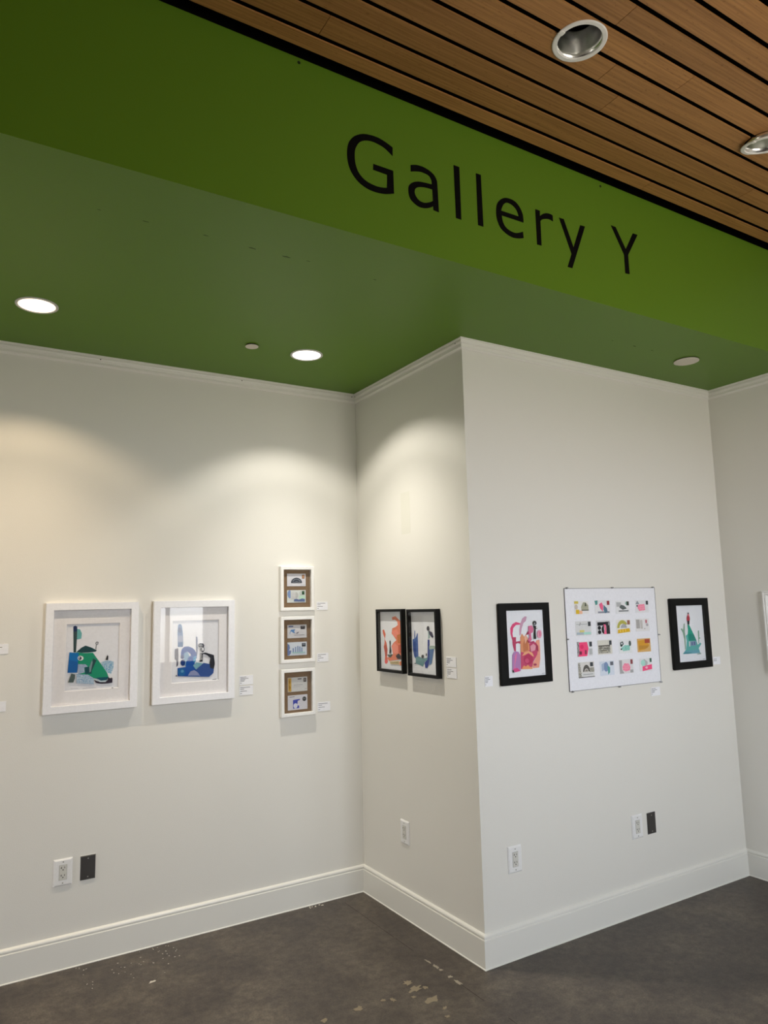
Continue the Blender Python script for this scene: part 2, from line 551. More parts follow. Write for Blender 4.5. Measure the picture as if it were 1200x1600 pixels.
# ------------------------------------------------------------------ lettering on the header
# outlines in millimetres from (-1.1, 3.0) on the header; a third value marks a corner
LETTERS = [
    ('G', [[(279,454,1),(246,466),(212,473),(179,472),(145,465),(112,446),(91,423),(80,398),(76,366),(78,332),(86,305),(100,283),(122,262),(150,249),(182,243),(216,244),(244,249),(280,261,1),(279,356,1),(189,356,1),(188,332,1),(251,331,1),(249,276,1),(226,270),(197,268),(164,273),(141,283),(123,301),(112,326),(108,355),(110,386),(119,409),(133,428),(154,441),(183,448),(216,446),(245,438),(278,418,1)]]),
    ('a', [[(362,407,1),(389,416),(420,418),(451,412),(474,400),(487,381),(490,355),(493,244,1),(466,246,1),(466,262,1),(444,249),(418,241),(393,241),(368,252),(353,268),(348,293),(352,317),(371,336),(396,347),(428,352),(463,355,1),(461,373),(450,388),(429,393),(403,392),(362,380,1)],[(464,334,1),(437,333),(406,327),(385,316),(377,298),(384,279),(401,266),(424,265),(450,275),(466,286,1)]]),
    ('l', [[(577,476,1),(606,476,1),(606,243,1),(579,244,1)]]),
    ('l', [[(694,476,1),(720,477,1),(722,244,1),(694,244,1)]]),
    ('e', [[(950,325,1),(950,346),(946,368),(929,395),(905,411),(876,415),(847,410),(822,394),(804,371),(797,342),(797,311),(804,286),(819,263),(847,247),(880,239),(914,242),(946,252,1),(944,281,1),(921,270),(896,263),(867,266),(844,277),(831,297),(826,324,1)],[(824,345,1),(831,363),(843,381),(860,392),(884,391),(908,378),(919,361),(923,346,1)]]),
    ('r', [[(1025,409,1),(1052,409,1),(1051,384,1),(1072,400),(1094,409),(1116,411),(1130,408,1),(1130,380,1),(1108,384),(1086,380),(1064,371),(1052,360,1),(1051,244,1),(1025,243,1)]]),
    ('y', [[(1170,409,1),(1199,410,1),(1252,286,1),(1305,409,1),(1336,411,1),(1236,182,1),(1207,182,1),(1237,251,1)]]),
    ('Y', [[(1517,466,1),(1549,466,1),(1612,368,1),(1673,466,1),(1707,467,1),(1626,342,1),(1627,244,1),(1597,242,1),(1597,337,1)]]),
]
def spline(loop):
    """straight between corner points, smooth through the rest"""
    n = len(loop); out = []
    for i in range(n):
        p0, p1, p2, p3 = loop[i - 1], loop[i], loop[(i + 1) % n], loop[(i + 2) % n]
        if len(p1) > 2 and len(p2) > 2:
            out.append(p1[:2]); continue
        a = p1 if len(p1) > 2 else p0
        d = p2 if len(p2) > 2 else p3
        for k in range(5):
            t = k / 5
            pt = []
            for c in range(2):
                m1, m2 = (p2[c] - a[c]) / 2, (d[c] - p1[c]) / 2
                pt.append((2 * t**3 - 3 * t**2 + 1) * p1[c] + (t**3 - 2 * t**2 + t) * m1 + (3 * t**2 - 2 * t**3) * p2[c] + (t**3 - t**2) * m2)
            out.append(tuple(pt))
    return out
sign = empty('wall_lettering', (-0.2, YF, 3.244))
tag(sign, 'black letters spelling Gallery Y on the green header', 'sign')
for ch, loops in LETTERS:
    cu = bpy.data.curves.new('letter', 'CURVE')
    cu.dimensions = '2D'; cu.fill_mode = 'BOTH'; cu.extrude = 0.0008
    for lp in loops:
        pts = spline(lp)
        sp = cu.splines.new('POLY')
        sp.points.add(len(pts) - 1)
        for q, (px, pz) in zip(sp.points, pts):
            q.co = (px / 1000 - 1.1 + 0.2, pz / 1000 + 3.0 - 3.244, 0, 1)
        sp.use_cyclic_u = True
    tmp = bpy.data.objects.new('letter_curve', cu); COL.objects.link(tmp)
    bpy.context.view_layer.update()
    me = bpy.data.meshes.new_from_object(tmp.evaluated_get(bpy.context.evaluated_depsgraph_get()))
    bpy.data.objects.remove(tmp); bpy.data.curves.remove(cu)
    me.transform(Matrix.Rotation(math.radians(90), 4, 'X'))
    me.materials.clear(); me.materials.append(M_LETTER)
    lo = bpy.data.objects.new('letter', me); COL.objects.link(lo); lo.parent = sign
    lo.location = (0, -0.001, 0)
    lo['label'] = 'black letter ' + ch

# ------------------------------------------------------------------ ceiling fixtures
def downlight(x, y, rgb, label, power, aim=(0, 0)):
    t = empty('recessed_downlight', (x, y, H))
    tag(t, label, 'ceiling light', 'lit downlights in the lower ceiling')
    lathe('trim_ring', [(0.0885, 0.0), (0.0885, -0.003), (0.086, -0.005), (0.079, -0.005), (0.0765, -0.003), (0.0765, 0.0)], M_METALRING, t, 64, True)
    disc('lens', 0.0762, -0.0025, -0.0005, emit_mat('lit_lens', rgb, 3.0), t, 64)
    for nm, pw_, half, blend in (('lamp', power * SPOT_POWER, 60.5, 0.36), ('beam', power * BEAM_POWER, 46, 1.0)):
        ld = bpy.data.lights.new(nm, 'SPOT')
        ld.energy = pw_
        ld.color = rgb
        ld.spot_size = math.radians(2 * half)
        ld.spot_blend = blend
        ld.shadow_soft_size = 0.014
        lo = bpy.data.objects.new(nm, ld); COL.objects.link(lo); lo.parent = t
        lo.location = (0, 0, -0.020)
        lo.rotation_euler = (math.radians(aim[1]), math.radians(-aim[0]), 0)   # small aim towards +x / +y
    return t
downlight(-1.940, -0.563, (1.0, 0.78, 0.53), 'lit downlight nearest the left edge, above the teal collage', 0.66)
downlight(-0.604, -0.541, (1.0, 0.945, 0.84), 'lit downlight near the inner corner of the white walls', 0.97, (4, -4))
downlight(-3.276, -0.563, (1.0, 0.80, 0.60), 'lit downlight further left along the white wall, outside the picture', 0.75)

t = empty('sprinkler_cover', (-0.918, -0.539, H))
tag(t, 'small white round cover beside the downlight on the green ceiling', 'ceiling cover')
disc('cover_plate', 0.0335, -0.0085, -0.006, M_COVER, t, 40)
disc('collar', 0.029, -0.006, 0.0, M_SLOT, t, 32)
t = empty('ceiling_cover_plate', (1.380, -1.469, H))
tag(t, 'larger flat cream disc on the green ceiling above the right wall', 'ceiling cover')
lathe('cover_plate', [(0, -0.0075), (0.066, -0.0075), (0.0695, -0.006), (0.0695, -0.0045), (0, -0.0045)], M_COVER, t, 48)
disc('collar', 0.066, -0.0045, 0.0, M_SLOT, t, 40)

def can(x, y, label, tilt=None, drop=0.0):
    t = empty('can_light', (x, y, PZ0))
    tag(t, label, 'ceiling light', 'unlit can lights in the plank ceiling')
    parts = []
    parts.append(lathe('trim_ring', [(0.0975, -0.0005), (0.0975, -0.003), (0.094, -0.005), (0.081, -0.005), (0.0790, -0.002), (0.0790, 0.002), (0.0860, -0.0005)], M_CANRING, t, 64, True))
    prof = [(0.0788, 0.0), (0.0775, 0.02), (0.074, 0.045), (0.069, 0.07), (0.063, 0.092), (0.060, 0.100)]
    prof += [(r + 0.0012, z) for r, z in reversed(prof)]
    rf = lathe('reflector', prof, M_CHROME, t, 64, True)
    for p in rf.data.polygons:
        p.use_smooth = True
    parts.append(rf)
    parts.append(disc('socket_plate', 0.0612, 0.1012, 0.107, M_BLACKVOID, t, 40))
    parts.append(lathe('socket', [(0, 0.101), (0, 0.088), (0.02, 0.088), (0.024, 0.101)], M_BLACKVOID, t, 24))
    parts.append(box('spring_clip', (-0.101, -0.080, -0.008, 0.008, -0.0085, -0.005), M_CANRING, t))
    if tilt:
        for p in parts:
            p.rotation_euler = tilt
            p.location = (0, 0, -drop)
    return t
can(CANS[0][0], CANS[0][1], 'unlit can light with cream trim ring flush in the wood planks')
c2 = can(CANS[1][0], CANS[1][1], 'unlit can light with its trim hanging loose, cut by the right edge', (math.radians(9), math.radians(-7), 0), 0.012)

# ------------------------------------------------------------------ framed work
def pieces(sheet, data, fmap, y):
    """cut-paper shapes glued on a sheet; each its own thin slab, stacked in order"""
    for i, it in enumerate(data):
        if len(it) == 3 and it[0] == 's':
            _, (c1, c2, sc), pts = it
            mat = speckled(c1, c2, sc)
        else:
            rgb, pts = it
            mat = plain(rgb, 0.8, 0, 0.2)
        if len(pts) == 4 and not isinstance(pts[0], tuple):
            pts = ell(*pts)
        out = [fmap(*p) for p in pts]
        slab_xz('paper_piece', out, y - 0.00025 * i, 0.00035, mat, sheet)

def sheet_map(quad, x0, x1, z0, z1):
    h = homography(quad)
    def fn(x, y):
        u, v = h(x, y)
        u = min(max(u, 0.0), 1.0); v = min(max(v, 0.0), 1.0)
        return x0 + u * (x1 - x0), z1 - v * (z1 - z0)
    return fn

def white_print(x0, x1, z0, z1, win, quad, data, label):
    w, h = x1 - x0, z1 - z0
    cx = (x0 + x1) / 2
    t = empty('framed_print', (cx, 0, z0))
    tag(t, label, 'framed picture', 'white framed prints on the long wall')
    rect_sweep('frame', w, h, [(0, -0.001), (0, -0.029), (0.001, -0.030), (0.035, -0.030), (0.036, -0.029), (0.036, -0.010), (0.040, -0.010), (0.040, -0.001)], M_WHITEFR, t)
    box('backing_board', (-w / 2 + 0.041, w / 2 - 0.041, -0.006, -0.002, 0.041, h - 0.041), M_KRAFT, t)
    a0, a1, b0, b1 = win[0] - cx, win[1] - cx, win[2] - z0, win[3] - z0
    # mat board: four bevelled sides round the opening
    ox, oz0, oz1 = w / 2 - 0.0365, 0.0365, h - 0.0365
    v = [(-ox, -0.0135, oz0), (ox, -0.0135, oz0), (ox, -0.0135, oz1), (-ox, -0.0135, oz1),
         (a0, -0.0135, b0), (a1, -0.0135, b0), (a1, -0.0135, b1), (a0, -0.0135, b1),
         (a0 + 0.003, -0.0102, b0 + 0.003), (a1 - 0.003, -0.0102, b0 + 0.003), (a1 - 0.003, -0.0102, b1 - 0.003), (a0 + 0.003, -0.0102, b1 - 0.003),
         (-ox, -0.0102, oz0), (ox, -0.0102, oz0), (ox, -0.0102, oz1), (-ox, -0.0102, oz1)]
    f = []
    for k in range(4):
        j = (k + 1) % 4
        f += [(k, j, 4 + j, 4 + k), (4 + k, 4 + j, 8 + j, 8 + k), (8 + k, 8 + j, 12 + j, 12 + k), (12 + k, 12 + j, j, k)]
    mesh('mat_board', v, f, M_MAT, t)
    s = box('print_sheet', (a0 - 0.01, a1 + 0.01, -0.0078, -0.0072, b0 - 0.01, b1 + 0.01), M_SHEET, t)
    pieces(s, data, sheet_map(quad, a0, a1, b0, b1), -0.0079)
    box('glass', (-w / 2 + 0.0362, w / 2 - 0.0362, -0.0162, -0.0142, 0.0362, h - 0.0362), M_GLASS, t)
    return t

G1 = (55, 75, 75)
ART_TEAL = [
    ('s', ((116, 168, 205), (196, 216, 226), 300), [(790, 575), (850, 560), (890, 570), (888, 620), (870, 665), (840, 655), (805, 605)]),
    ((58, 78, 80), [(575, 297), (590, 290), (606, 297), (603, 400), (597, 500), (577, 500)]),
    ((36, 52, 92), [(575, 297), (590, 289), (606, 297), (605, 335), (576, 335)]),
    ((112, 182, 182), [(606, 315), (628, 318), (642, 350), (638, 390), (604, 398)]),
    ((34, 74, 80), [(600, 497), (640, 462), (672, 446), (715, 460), (760, 482), (752, 492), (700, 500), (640, 503)]),
    ((52, 58, 70), [(750, 472), (754, 438), (748, 426), (760, 414), (773, 418), (769, 436), (757, 442), (754, 474)]),
    ((206, 206, 210), [(753, 427), (761, 419), (768, 422), (765, 434), (757, 437)]),
    ((28, 150, 114), [(598, 500), (660, 505), (730, 502), (760, 545), (800, 600), (838, 655), (850, 690), (800, 705), (740, 700), (700, 690), (620, 668), (612, 565)]),
    ('s', ((96, 128, 172), (198, 210, 224), 380), [(612, 592), (672, 592), (690, 610), (662, 618), (665, 655), (615, 670)]),
    ((20, 78, 86), [(665, 615), (720, 610), (718, 665), (668, 668)]),
    ((42, 82, 84), [(730, 545), (757, 560), (720, 640), (712, 600), (722, 580)]),
    ((128, 150, 156), [(700, 615), (722, 560), (727, 575), (712, 650), (702, 655)]),
    ((22, 114, 184), [(545, 500), (618, 505), (606, 658), (530, 660)]),
    ((26, 98, 168), [(541, 560), (613, 572), (606, 658), (530, 660)]),
    ((232, 232, 232), (632, 545, 23, 19)),
    ((30, 36, 70), (627, 545, 13, 13)),
    ((232, 232, 232), (623, 543, 4, 6)),
    ('s', ((104, 150, 190), (206, 218, 228), 380), [(600, 670), (690, 672), (735, 700), (738, 745), (600, 740)]),
    ((52, 46, 62), [(735, 710), (752, 735), (790, 742), (840, 738), (878, 732), (880, 700), (866, 682), (846, 690), (842, 715), (800, 728), (760, 722)]),
    ((196, 212, 220), [(752, 712), (800, 716), (838, 712), (825, 728), (780, 728)]),
    ((20, 86, 104), [(750, 695), (850, 688), (835, 712), (790, 718)]),
    ((238, 238, 240), (862, 686, 13, 11)),
    ((40, 40, 46), [(828, 557), (836, 528), (842, 516), (848, 530), (846, 558)]),
    ((82, 96, 96), [(535, 735), (560, 665), (590, 672), (588, 700), (575, 735)]),
    ((168, 166, 170), [(555, 781), (615, 779), (615, 781), (555, 783)]),
    ((160, 158, 162), [(650, 777), (752, 770), (752, 772), (650, 779)]),
    ((70, 68, 72), [(872, 770), (884, 769), (884, 773), (872, 774)]),
]
white_print(-1.795, -1.350, 1.192, 1.733, (-1.698, -1.440, 1.295, 1.627),
            [(520, 278), (940, 265), (925, 770), (505, 808)], ART_TEAL,
            'white framed collage with green creature and blue square, nearest the left edge')
ART_BLUE = [
    ((98, 128, 168), [(352, 345), (372, 328), (390, 345), (398, 420), (402, 505), (398, 545), (350, 548), (348, 430)]),
    ((42, 62, 112), (368, 388, 13, 28)),
    ((150, 158, 182), [(352, 440), (398, 440), (400, 500), (352, 500)]),
    ((62, 102, 152), (375, 524, 25, 21)),
    ((98, 98, 114), [(320, 570), (352, 555), (356, 640), (350, 720), (335, 735), (338, 680), (318, 660)]),
    ((36, 82, 160), [(378, 640), (378, 600), (388, 565), (412, 545), (450, 540), (495, 560), (522, 600), (527, 650), (500, 660), (470, 640), (470, 615), (440, 590), (408, 605), (402, 660)]),
    ((126, 166, 194), [(408, 605), (440, 592), (462, 640), (440, 690), (415, 730), (402, 690)]),
    ((28, 84, 166), [(345, 745), (420, 735), (425, 690), (450, 640), (480, 620), (525, 630), (505, 700), (520, 760), (550, 815), (560, 825), (345, 822)]),
    ((24, 58, 120), (395, 694, 22, 30)),
    ((24, 58, 120), (390, 642, 16, 18)),
    ((20, 60, 118), [(522, 440), (533, 460), (532, 600), (524, 640)]),
    ((70, 150, 196), [(490, 640), (524, 625), (512, 690), (496, 690)]),
    ((126, 174, 188), [(490, 720), (520, 690), (585, 700), (515, 757)]),
    ((52, 84, 150), [(515, 760), (590, 695), (650, 705), (685, 755), (680, 790), (640, 825), (560, 825)]),
    ((30, 102, 164), (382, 782, 34, 38)),
    ((90, 150, 190), (388, 774, 14, 14)),
    ((140, 148, 186), [(440, 815), (465, 775), (500, 762), (535, 785), (552, 815)]),
    ((44, 46, 56), [(556, 600), (610, 598), (660, 613), (685, 620), (695, 700), (685, 750), (650, 740), (645, 690), (655, 650), (620, 620), (585, 610), (580, 682), (550, 684), (558, 640)]),
    ((66, 70, 82), (567, 532, 30, 23)),
    ((44, 46, 56), (576, 566, 22, 30)),
    ((222, 222, 226), (584, 566, 9, 16)),
    ((34, 34, 40), [(322, 822), (332, 808), (342, 822)]),
    ((92, 90, 96), [(668, 848), (708, 843), (708, 848), (668, 852)]),
]
white_print(-1.271, -0.823, 1.193, 1.735, (-1.169, -0.908, 1.296, 1.628),
            [(298, 303), (738, 285), (730, 855), (285, 890)], ART_BLUE,
            'white framed blue collage with bent black figure, beside the three small frames')

def envelope_frame(zlo, zhi, envs, label):
    x0, x1 = -0.541, -0.324
    w, h = x1 - x0, zhi - zlo
    t = empty('framed_envelopes', ((x0 + x1) / 2, 0, zlo))
    tag(t, label, 'framed picture', 'small white frames in a column')
    rect_sweep('frame', w, h, [(0, -0.001), (0, -0.027), (0.002, -0.029), (0.017, -0.029), (0.019, -0.027), (0.019, -0.006), (0.022, -0.006), (0.022, -0.001)], M_SMALLFR, t)
    bk = box('kraft_board', (-w / 2 + 0.0195, w / 2 - 0.0195, -0.0085, -0.0065, 0.0195, h - 0.0195), M_KRAFT, t)
    for (u0, u1, zz0, zz1, rgb, data) in envs:
        a0, a1, b0, b1 = u0 - (x0 + x1) / 2, u1 - (x0 + x1) / 2, zz0 - zlo, zz1 - zlo
        e = box('envelope', (a0, a1, -0.0105, -0.0087, b0, b1), plain(rgb, 0.8, 0, 0.2), t)
        pieces(e, data, sheet_map([(0, 0), (1, 0), (1, 1), (0, 1)], a0, a1, b0, b1), -0.0106)
    box('glass', (-w / 2 + 0.0192, w / 2 - 0.0192, -0.0205, -0.019, 0.0192, h - 0.0192), M_GLASS, t)
    return t
def arc(cx, cy, r0, r1, a0, a1, n=12):
    o = []
    for i in range(n + 1):
        a = math.radians(a0 + (a1 - a0) * i / n); o.append((cx + r1[0] * math.cos(a), cy - r1[1] * math.sin(a)))
    for i in range(n, -1, -1):
        a = math.radians(a0 + (a1 - a0) * i / n); o.append((cx + r0[0] * math.cos(a), cy - r0[1] * math.sin(a)))
    return o
def rct(a, b, c, d):
    return [(a, b), (c, b), (c, d), (a, d)]
PALE = (222, 220, 222)
envelope_frame(1.6665, 1.928, [
    (-0.4935, -0.3725, 1.811, 1.886, (218, 217, 224), [
        ((150, 110, 80), rct(0.80, 0.08, 0.94, 0.40)), ((206, 150, 110), rct(0.83, 0.14, 0.91, 0.34)),
        ((64, 70, 82), arc(0.50, 0.74, (0.01, 0.02), (0.30, 0.42), 0, 180)),
        ((168, 174, 186), arc(0.50, 0.74, (0.215, 0.285), (0.235, 0.31), 8, 172)), ((150, 156, 168), arc(0.50, 0.74, (0.10, 0.13), (0.115, 0.15), 0, 180)), ((50, 56, 66), rct(0.25, 0.62, 0.74, 0.74)),
        ((150, 154, 166), rct(0.28, 0.66, 0.70, 0.685)), ((150, 150, 156), rct(0.72, 0.88, 0.95, 0.90))]),
    (-0.4940, -0.3730, 1.714, 1.788, (214, 218, 216), [
        ((128, 152, 196), arc(0.16, 0.32, (0.001, 0.001), (0.14, 0.34), 90, 270)), ((128, 152, 196), rct(0.155, 0.05, 0.185, 0.62)),
        ((188, 190, 188), arc(0.45, 0.42, (0.001, 0.001), (0.15, 0.26), -90, 90)), ((206, 206, 206), rct(0.22, 0.18, 0.44, 0.70)),
        ((44, 84, 56), rct(0.79, 0.07, 0.93, 0.36)), ((176, 190, 178), arc(0.76, 0.24, (0.07, 0.13), (0.09, 0.17), 60, 300)),
        ((190, 222, 200), rct(0.64, 0.45, 0.96, 0.72)), ((92, 108, 150), [(0.36, 0.74), (0.5, 0.70), (0.62, 0.76), (0.8, 0.68), (0.95, 0.72), (0.95, 0.94), (0.36, 0.90)])])],
    'topmost small white frame holding two decorated envelopes on kraft board')
envelope_frame(1.364, 1.632, [
    (-0.4935, -0.3690, 1.506, 1.583, (206, 204, 206), [
        ((92, 104, 142), rct(0.06, 0.06, 0.30, 0.16)), ((52, 50, 52), rct(0.68, 0.10, 0.91, 0.34)), ((150, 146, 146), rct(0.72, 0.15, 0.87, 0.20)),
        ((84, 128, 180), [(0.10, 0.66), (0.18, 0.36), (0.40, 0.34), (0.34, 0.50), (0.40, 0.66), (0.28, 0.58)]),
        ((214, 214, 220), (0.20, 0.60, 0.06, 0.10)), ((120, 118, 130), [(0.42, 0.64), (0.57, 0.52), (0.57, 0.62), (0.50, 0.68)]),
        ((110, 108, 112), rct(0.34, 0.76, 0.86, 0.79))]),
    (-0.4935, -0.3690, 1.405, 1.482, (206, 212, 220), [
        ((108, 126, 170), [(0, 0.08), (0.10, 0.2), (0.13, 0.45), (0.07, 0.60), (0.20, 0.62), (0.16, 0.84), (0.08, 0.98), (0.0, 0.98)]),
        ((60, 66, 74), rct(0.74, 0.10, 0.94, 0.36)), ((150, 158, 176), rct(0.78, 0.16, 0.90, 0.20)),
        ((112, 138, 176), rct(0.26, 0.45, 0.32, 0.76)), ((128, 150, 184), rct(0.38, 0.36, 0.44, 0.76)), ((112, 138, 176), rct(0.50, 0.30, 0.55, 0.76)),
        ((128, 150, 184), rct(0.60, 0.34, 0.66, 0.76)), ((112, 138, 176), rct(0.71, 0.42, 0.76, 0.76)), ((158, 196, 190), rct(0.24, 0.76, 0.90, 0.84))])],
    'middle small white frame holding two blue printed envelopes on kraft board')
envelope_frame(1.0575, 1.328, [
    (-0.4930, -0.3680, 1.196, 1.278, (204, 203, 200), [
        ((196, 158, 76), rct(0.02, 0.03, 0.18, 0.97)), ((158, 118, 44), [(0.06, 0.1), (0.13, 0.3), (0.07, 0.5), (0.14, 0.7), (0.06, 0.9), (0.04, 0.5)]),
        ((34, 32, 34), rct(0.50, 0.10, 0.70, 0.16)), ((74, 68, 66), rct(0.80, 0.08, 0.94, 0.36)), ((148, 142, 138), rct(0.84, 0.13, 0.90, 0.29)),
        ((150, 148, 150), rct(0.30, 0.52, 0.75, 0.55)), ((168, 166, 166), rct(0.24, 0.64, 0.60, 0.66)), ((168, 166, 166), rct(0.86, 0.82, 0.96, 0.86))]),
    (-0.4935, -0.3685, 1.092, 1.176, (210, 208, 214), [
        ((66, 76, 172), [(0.26, 0.32), (0.62, 0.28), (0.62, 0.34), (0.50, 0.40), (0.48, 0.68), (0.57, 0.74), (0.57, 0.90), (0.26, 0.90)]),
        ((214, 216, 226), (0.385, 0.72, 0.105, 0.17)), ((66, 68, 70), (0.84, 0.30, 0.10, 0.16)), ((132, 134, 134), rct(0.78, 0.26, 0.90, 0.29)),
        ((120, 116, 118), rct(0.08, 0.08, 0.34, 0.12))])],
    'lowest small white frame with a blue-stamped envelope under a yellow-edged one')

def shadow_box(y0, y1, z0, z1, quad, data, label):
    """deep black frame on the return wall; local x runs along -y"""
    w, h = y0 - y1, z1 - z0
    t = empty('shadow_box_frame', (0, (y0 + y1) / 2, z0), RZ2)
    tag(t, label, 'framed picture', 'pair of black shadow boxes')
    rect_sweep('frame', w, h, [(0, -0.001), (0, -0.029), (0.001, -0.030), (0.014, -0.030), (0.015, -0.029), (0.015, -0.001)], M_BLACKFR, t)
    s = box('print_sheet', (-w / 2 + 0.0152, w / 2 - 0.0152, -0.007, -0.004, 0.0152, h - 0.0152), plain((238, 240, 245), 0.85, 0, 0.2), t)
    pieces(s, data, sheet_map(quad, -w / 2 + 0.0155, w / 2 - 0.0155, 0.0155, h - 0.0155), -0.0071)
    box('glass', (-w / 2 + 0.0152, w / 2 - 0.0152, -0.0265, -0.025, 0.0152, h - 0.0152), M_GLASS, t)
    return t
ART_CORAL = [
    ((224, 112, 86), [(205, 410), (222, 405), (240, 460), (232, 520), (250, 560), (262, 640), (258, 720), (268, 790), (245, 810), (232, 790), (235, 700), (220, 610), (230, 555), (228, 500), (210, 450)]),
    ((188, 84, 66), [(225, 600), (250, 580), (260, 640), (256, 720), (236, 720)]),
    ((240, 104, 104), (249, 785, 17, 26)),
    ((234, 134, 102), [(310, 260), (350, 248), (385, 288), (402, 300), (412, 380), (418, 560), (424, 700), (420, 755), (280, 778), (262, 740), (325, 700), (308, 600), (330, 560), (362, 530), (340, 495), (308, 450), (315, 390), (350, 375), (375, 350), (370, 312), (345, 288), (315, 292)]),
    ((246, 146, 124), [(310, 425), (365, 400), (385, 450), (362, 500), (325, 475)]),
    ((202, 116, 54), [(368, 470), (412, 455), (416, 575), (378, 560)]),
    ((246, 150, 130), [(312, 600), (345, 560), (380, 600), (385, 690), (335, 690)]),
    ((204, 96, 70), [(385, 590), (418, 575), (422, 690), (390, 680)]),
    ((48, 50, 50), [(285, 545), (293, 530), (300, 550), (298, 600), (308, 660), (300, 690), (285, 690), (289, 600)]),
    ((78, 82, 66), [(262, 702), (327, 697), (302, 737), (280, 730)]),
    ((62, 56, 60), [(358, 715), (390, 685), (414, 712), (416, 757), (375, 750)]),
    ((216, 192, 150), [(290, 782), (395, 775), (400, 822), (300, 815)]),
    ((172, 160, 122), [(300, 792), (390, 786), (392, 806), (304, 806)]),
    ((240, 140, 92), [(402, 785), (430, 775), (436, 832), (406, 830)]),
]
shadow_box(-0.251, -0.534, 1.303, 1.662, [(178, 197), (432, 195), (455, 893), (195, 865)], ART_CORAL,
           'black shadow box with coral orange collage, nearer the inner wall corner')
ART_NAVY = [
    ((156, 180, 180), [(732, 420), (750, 430), (754, 500), (735, 522)]),
    ((72, 104, 172), [(568, 525), (585, 515), (586, 420), (592, 420), (596, 515), (608, 480), (614, 450), (622, 455), (624, 520), (630, 650), (634, 720), (612, 762), (590, 730), (575, 650)]),
    ((52, 80, 150), [(575, 560), (600, 540), (606, 660), (612, 740), (592, 722), (578, 650)]),
    ((112, 152, 156), [(606, 735), (640, 725), (680, 745), (705, 748), (735, 735), (735, 782), (705, 785), (686, 846), (640, 822), (608, 812)]),
    ((86, 122, 172), [(752, 640), (800, 630), (790, 720), (780, 805), (755, 832), (748, 700)]),
    ((40, 60, 142), [(732, 525), (750, 525), (754, 700), (747, 830), (735, 862), (712, 860), (704, 800), (735, 760)]),
    ((168, 188, 178), [(748, 600), (800, 595), (820, 610), (816, 632), (752, 640)]),
    ((56, 56, 66), (733, 392, 14, 28)),
    ((64, 62, 88), [(745, 420), (778, 436), (794, 495), (780, 502), (748, 460)]),
    ((60, 60, 66), (683, 725, 14, 20)),
    ((60, 50, 60), (722, 702, 5, 18)),
    ((56, 60, 76), (606, 808, 10, 5)),
]
shadow_box(-0.583, -0.866, 1.299, 1.659, [(543, 200), (826, 195), (864, 948), (575, 918)], ART_NAVY,
           'black shadow box with blue and sage collage, nearer the outer wall corner')

def black_print(x0, x1, z0, z1, inn, quad, data, label):
    w, h = x1 - x0, z1 - z0
    cx = (x0 + x1) / 2
    bx, bz0, bz1 = ((x1 - x0) - (inn[1] - inn[0])) / 2, inn[2] - z0, z1 - inn[3]
    t = empty('framed_print', (cx, -DEP, z0))
    tag(t, label, 'framed picture', 'black framed prints on the front wall')
    a0, a1 = inn[0] - cx, inn[1] - cx
    b0, b1 = inn[2] - z0, inn[3] - z0
    # flat wide moulding with a small rebate
    def ring(y, o):
        return [(-w / 2 + o, y, o), (w / 2 - o, y, o), (w / 2 - o, y, h - o), (-w / 2 + o, y, h - o)]
    def inner(y, o):
        return [(a0 + o, y, b0 + o), (a1 - o, y, b0 + o), (a1 - o, y, b1 - o), (a0 + o, y, b1 - o)]
    loops = [ring(-0.001, 0.004), ring(-0.016, 0.0), ring(-0.019, 0.002), inner(-0.020, -0.003), inner(-0.018, 0.0), inner(-0.006, 0.0), inner(-0.001, -0.006)]
    v = [p for lp in loops for p in lp]
    f = []
    for r in range(len(loops)):
        q = (r + 1) % len(loops)
        for k in range(4):
            j = (k + 1) % 4
            f.append((r * 4 + k, r * 4 + j, q * 4 + j, q * 4 + k))
    mesh('frame', v, f, M_BLACKFR, t)
    s = box('print_sheet', (a0 + 0.0005, a1 - 0.0005, -0.0085, -0.006, b0 + 0.0005, b1 - 0.0005), plain((236, 239, 245), 0.85, 0, 0.2), t)
    pieces(s, data, sheet_map(quad, a0 + 0.001, a1 - 0.001, b0 + 0.001, b1 - 0.001), -0.0086)
    box('glass', (a0 + 0.0004, a1 - 0.0004, -0.0165, -0.0152, b0 + 0.0004, b1 - 0.0004), M_GLASS, t)
    return t
